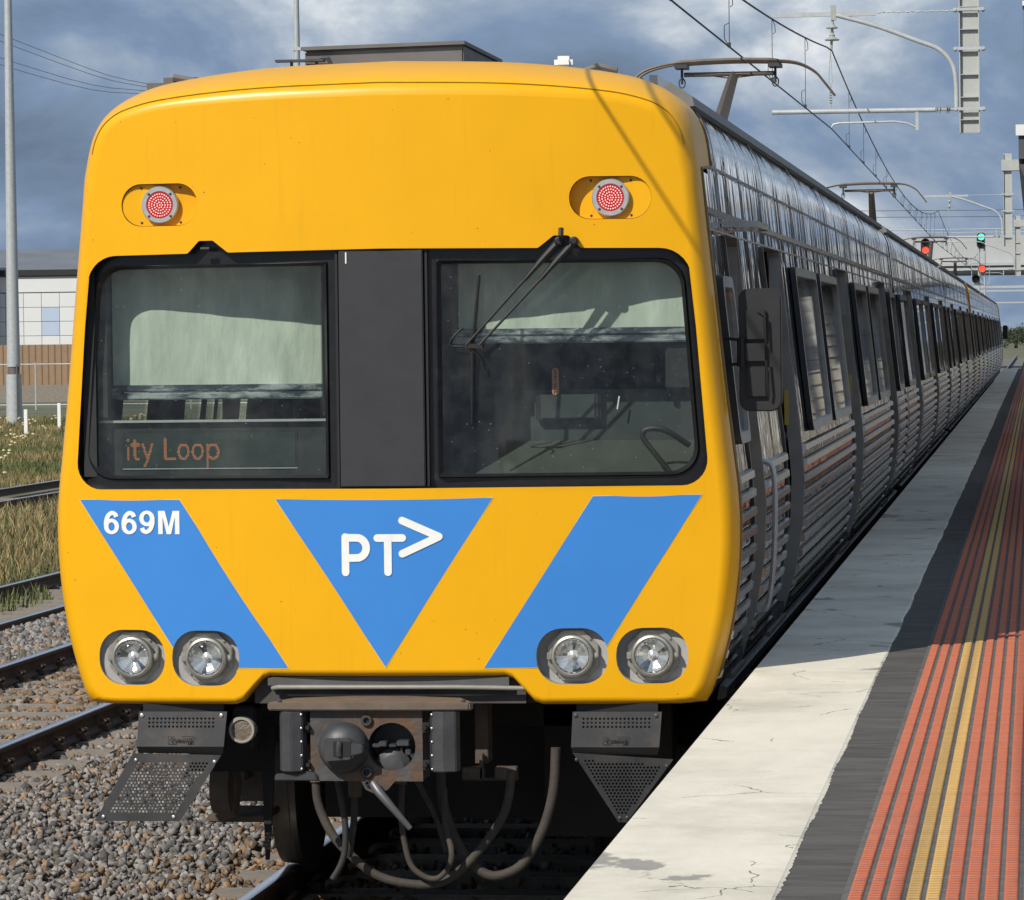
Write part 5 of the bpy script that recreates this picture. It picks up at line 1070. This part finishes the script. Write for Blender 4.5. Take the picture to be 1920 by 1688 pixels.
# ================================================================== ballast stones and grass
def hull_template():
    bm = bmesh.new()
    for p in rng.normal(0, 1, (11, 3)):
        p = p / np.linalg.norm(p) * rng.uniform(.75, 1.15); bm.verts.new(tuple(p * (1.2, .95, .8)))
    r_ = bmesh.ops.convex_hull(bm, input=bm.verts); bmesh.ops.delete(bm, geom=[v for v in r_['geom_interior'] if isinstance(v, bmesh.types.BMVert)], context='VERTS')
    bmesh.ops.triangulate(bm, faces=bm.faces); bm.verts.index_update(); V = np.array([tuple(v.co) for v in bm.verts]); Fc = np.array([[v.index for v in f.verts] for f in bm.faces]); bm.free(); return V, Fc
TMPL = [hull_template() for _ in range(14)]
def scatter_stones(P, size, name, mat, kind='stuff'):
    n = len(P); pick = rng.integers(0, len(TMPL), n); VV = []; FF = []; off = 0
    q = rng.normal(0, 1, (n, 4)); q /= np.linalg.norm(q, axis=1)[:, None]; a, b, c, d = q.T
    Rm = np.stack([np.stack([1 - 2 * (c * c + d * d), 2 * (b * c - a * d), 2 * (b * d + a * c)], 1), np.stack([2 * (b * c + a * d), 1 - 2 * (b * b + d * d), 2 * (c * d - a * b)], 1), np.stack([2 * (b * d - a * c), 2 * (c * d + a * b), 1 - 2 * (b * b + c * c)], 1)], 1)
    for t, (tv, tf) in enumerate(TMPL):
        k = np.where(pick == t)[0]
        if not len(k): continue
        S_ = size[k][:, None, None] * rng.uniform(.7, 1.25, (len(k), 1, 3)); V = np.einsum('nij,nkj->nki', Rm[k], tv[None] * S_) + P[k][:, None, :]
        VV.append(V.reshape(-1, 3)); FF.append((tf[None] + (np.arange(len(k)) * len(tv) + off)[:, None, None]).reshape(-1)); off += len(k) * len(tv)
    V = np.concatenate(VV); Fi = np.concatenate(FF); nf = len(Fi) // 3
    me = bpy.data.meshes.new(name); me.vertices.add(len(V)); me.vertices.foreach_set('co', V.reshape(-1).astype(np.float32))
    me.loops.add(len(Fi)); me.loops.foreach_set('vertex_index', Fi.astype(np.int32)); me.polygons.add(nf); me.polygons.foreach_set('loop_start', (np.arange(nf) * 3).astype(np.int32)); me.polygons.foreach_set('loop_total', np.full(nf, 3, np.int32)); me.update(calc_edges=True)
    me.materials.append(mat); o = bpy.data.objects.new(name, me); COL.objects.link(o); o['kind'] = kind; return o
STONE = pm('ballast_stone', (.20, .195, .186), .9, var=.25, scale=30, island=True, bump=.3)
STONEB = pm('ballast_stone_rusty', (.21, .145, .09), .9, var=.25, scale=30, island=True, bump=.3)
u = rng.uniform(-260, 760, 90000); D = np.sqrt(rng.uniform(16.6 ** 2, 44 ** 2, 90000)); X = 2.908 - (1943 - u) / 7500 * D; Y = D - 17.7
X[60000:] = rng.uniform(-7.2, 1.5, 30000); Y[60000:] = rng.uniform(-5, 24, 30000); D = Y + 17.7    # and thinly all round
keep = (X > -7.2) & (X < 1.5) & (rng.random(90000) < np.clip(26 / D, .35, 1)); X, Y, D = X[keep], Y[keep], D[keep]
for c0 in (0, -4.7):       # keep stones off the rails
    r = np.abs(np.abs(X - c0) - .835); k = r > .085; X, Y, D = X[k], Y[k], D[k]
Z = -.235 + rng.uniform(0, .05, len(X)) + np.where((np.abs(X + 2.4) < 1.0), .03 + .03 * np.sin(X * 3 + Y), 0); sz = rng.uniform(.016, .036, len(X)) * np.where(D > 30, 1.5, 1.0)
br = (rng.random(len(X)) < np.clip(.1 + 1.1 * np.exp(-((np.abs(X) - .9) / .55) ** 2) + .7 * np.exp(-((X + 4.7) / 1.3) ** 2), 0, .85))
PP = np.stack([X, Y, Z], 1)
o = scatter_stones(PP[~br], sz[~br], 'ballast_stones', STONE); o['label'] = 'grey crushed stone ballast beside the tracks'; o['category'] = 'ballast'
o = scatter_stones(PP[br], sz[br], 'rusty_ballast_stones', STONEB); o['label'] = 'brown rust-stained ballast stones along the rails'; o['category'] = 'ballast'

def grass(name, X, Y, H, mat, lab, wdt=.012):
    n = len(X); a = rng.uniform(0, 6.28, n); lean = rng.normal(0, .28, (n, 2)) * H[:, None]; b = np.stack([X, Y, np.full(n, GZ - .02)], 1); dx = np.stack([np.cos(a), np.sin(a), np.zeros(n)], 1) * (wdt * (.6 + .8 * rng.random(n)))[:, None]
    mid = b + np.stack([lean[:, 0] * .35, lean[:, 1] * .35, H * .6], 1); tip = b + np.stack([lean[:, 0], lean[:, 1], H], 1)
    V = np.stack([b - dx, b + dx, mid + dx * .7, mid - dx * .7, tip], 1).reshape(-1, 3); i = np.arange(n) * 5
    o = raw(name, V.tolist(), [q for k in i.tolist() for q in ((k, k + 1, k + 2, k + 3), (k + 3, k + 2, k + 4))], mat); o['kind'] = 'stuff'; o['label'] = lab; o['category'] = 'grass'
def wedge(n, d0, d1, p=2.):
    u = rng.uniform(-220, 330, n); D = (rng.uniform(d0 ** p, d1 ** p, n)) ** (1 / p); return 2.908 - (1943 - u) / 7500 * D, D - 17.7
GREEN = pm('grass_green', (.12, .14, .045), .8, var=.35, scale=1.5, island=True); DRY = pm('grass_dry', (.26, .21, .10), .85, var=.3, scale=1.5, island=True)
def patch(X, Y, s, th): return np.sin(X * s + 1.3) * np.cos(Y * s * .41 + .5) + .5 * np.sin(X * s * 2.3 + Y * s * .6) > th
X, Y = wedge(60000, 44, 165, 1.3); X = np.concatenate([X, rng.uniform(-60, -7.2, 30000)]); Y = np.concatenate([Y, rng.uniform(10, 150, 30000)]); off_track = (np.abs(np.abs(X + 9.13) - .835) > .16) & (X < -7.1) & (np.abs(X + 17.7) > 1.4)
inside3 = np.abs(X + 9.13) < 1.1
k = off_track & (~inside3 | patch(X, Y, 1.1, .15)); X, Y = X[k], Y[k]; gsel = patch(X, Y, .55, -.15) | (rng.random(len(X)) < .25) | (np.abs(X + 9.13) < 1.6)
H = rng.uniform(.10, .34, len(X)) * np.where(np.abs(X + 9.13) < 1.6, .75, 1.0) * np.where(X < -19, .8, 1.15)
grass('green_grass', X[gsel], Y[gsel], H[gsel], GREEN, 'green grass tufts between the weedy tracks on the left')
grass('dry_grass', X[~gsel], Y[~gsel], H[~gsel] * 1.05, DRY, 'tall dry yellow grass beside the far tracks')
X, Y = wedge(70, 85, 150); FL = pm('flower_head', (.50, .44, .24), .8, var=.2)
hh = rng.uniform(.25, .5, 70); V = []; Fc = []
for x, y, z in zip(X, Y, hh):
    for k in range(3):
        i = len(V); a = rng.uniform(0, 6.28); s = .055; cx, cy_ = x + rng.normal(0, .12), y; zz = GZ + z + rng.normal(0, .04)
        V += [(cx - s, cy_, zz), (cx, cy_ - s, zz - .02), (cx + s, cy_, zz), (cx, cy_, zz + .035)]; Fc += [(i, i + 1, i + 3), (i + 1, i + 2, i + 3)]
o = raw('flower_heads', V, Fc, FL); tag(o, 'pale flower heads of weeds above the far grass', 'flowers', kind='stuff')
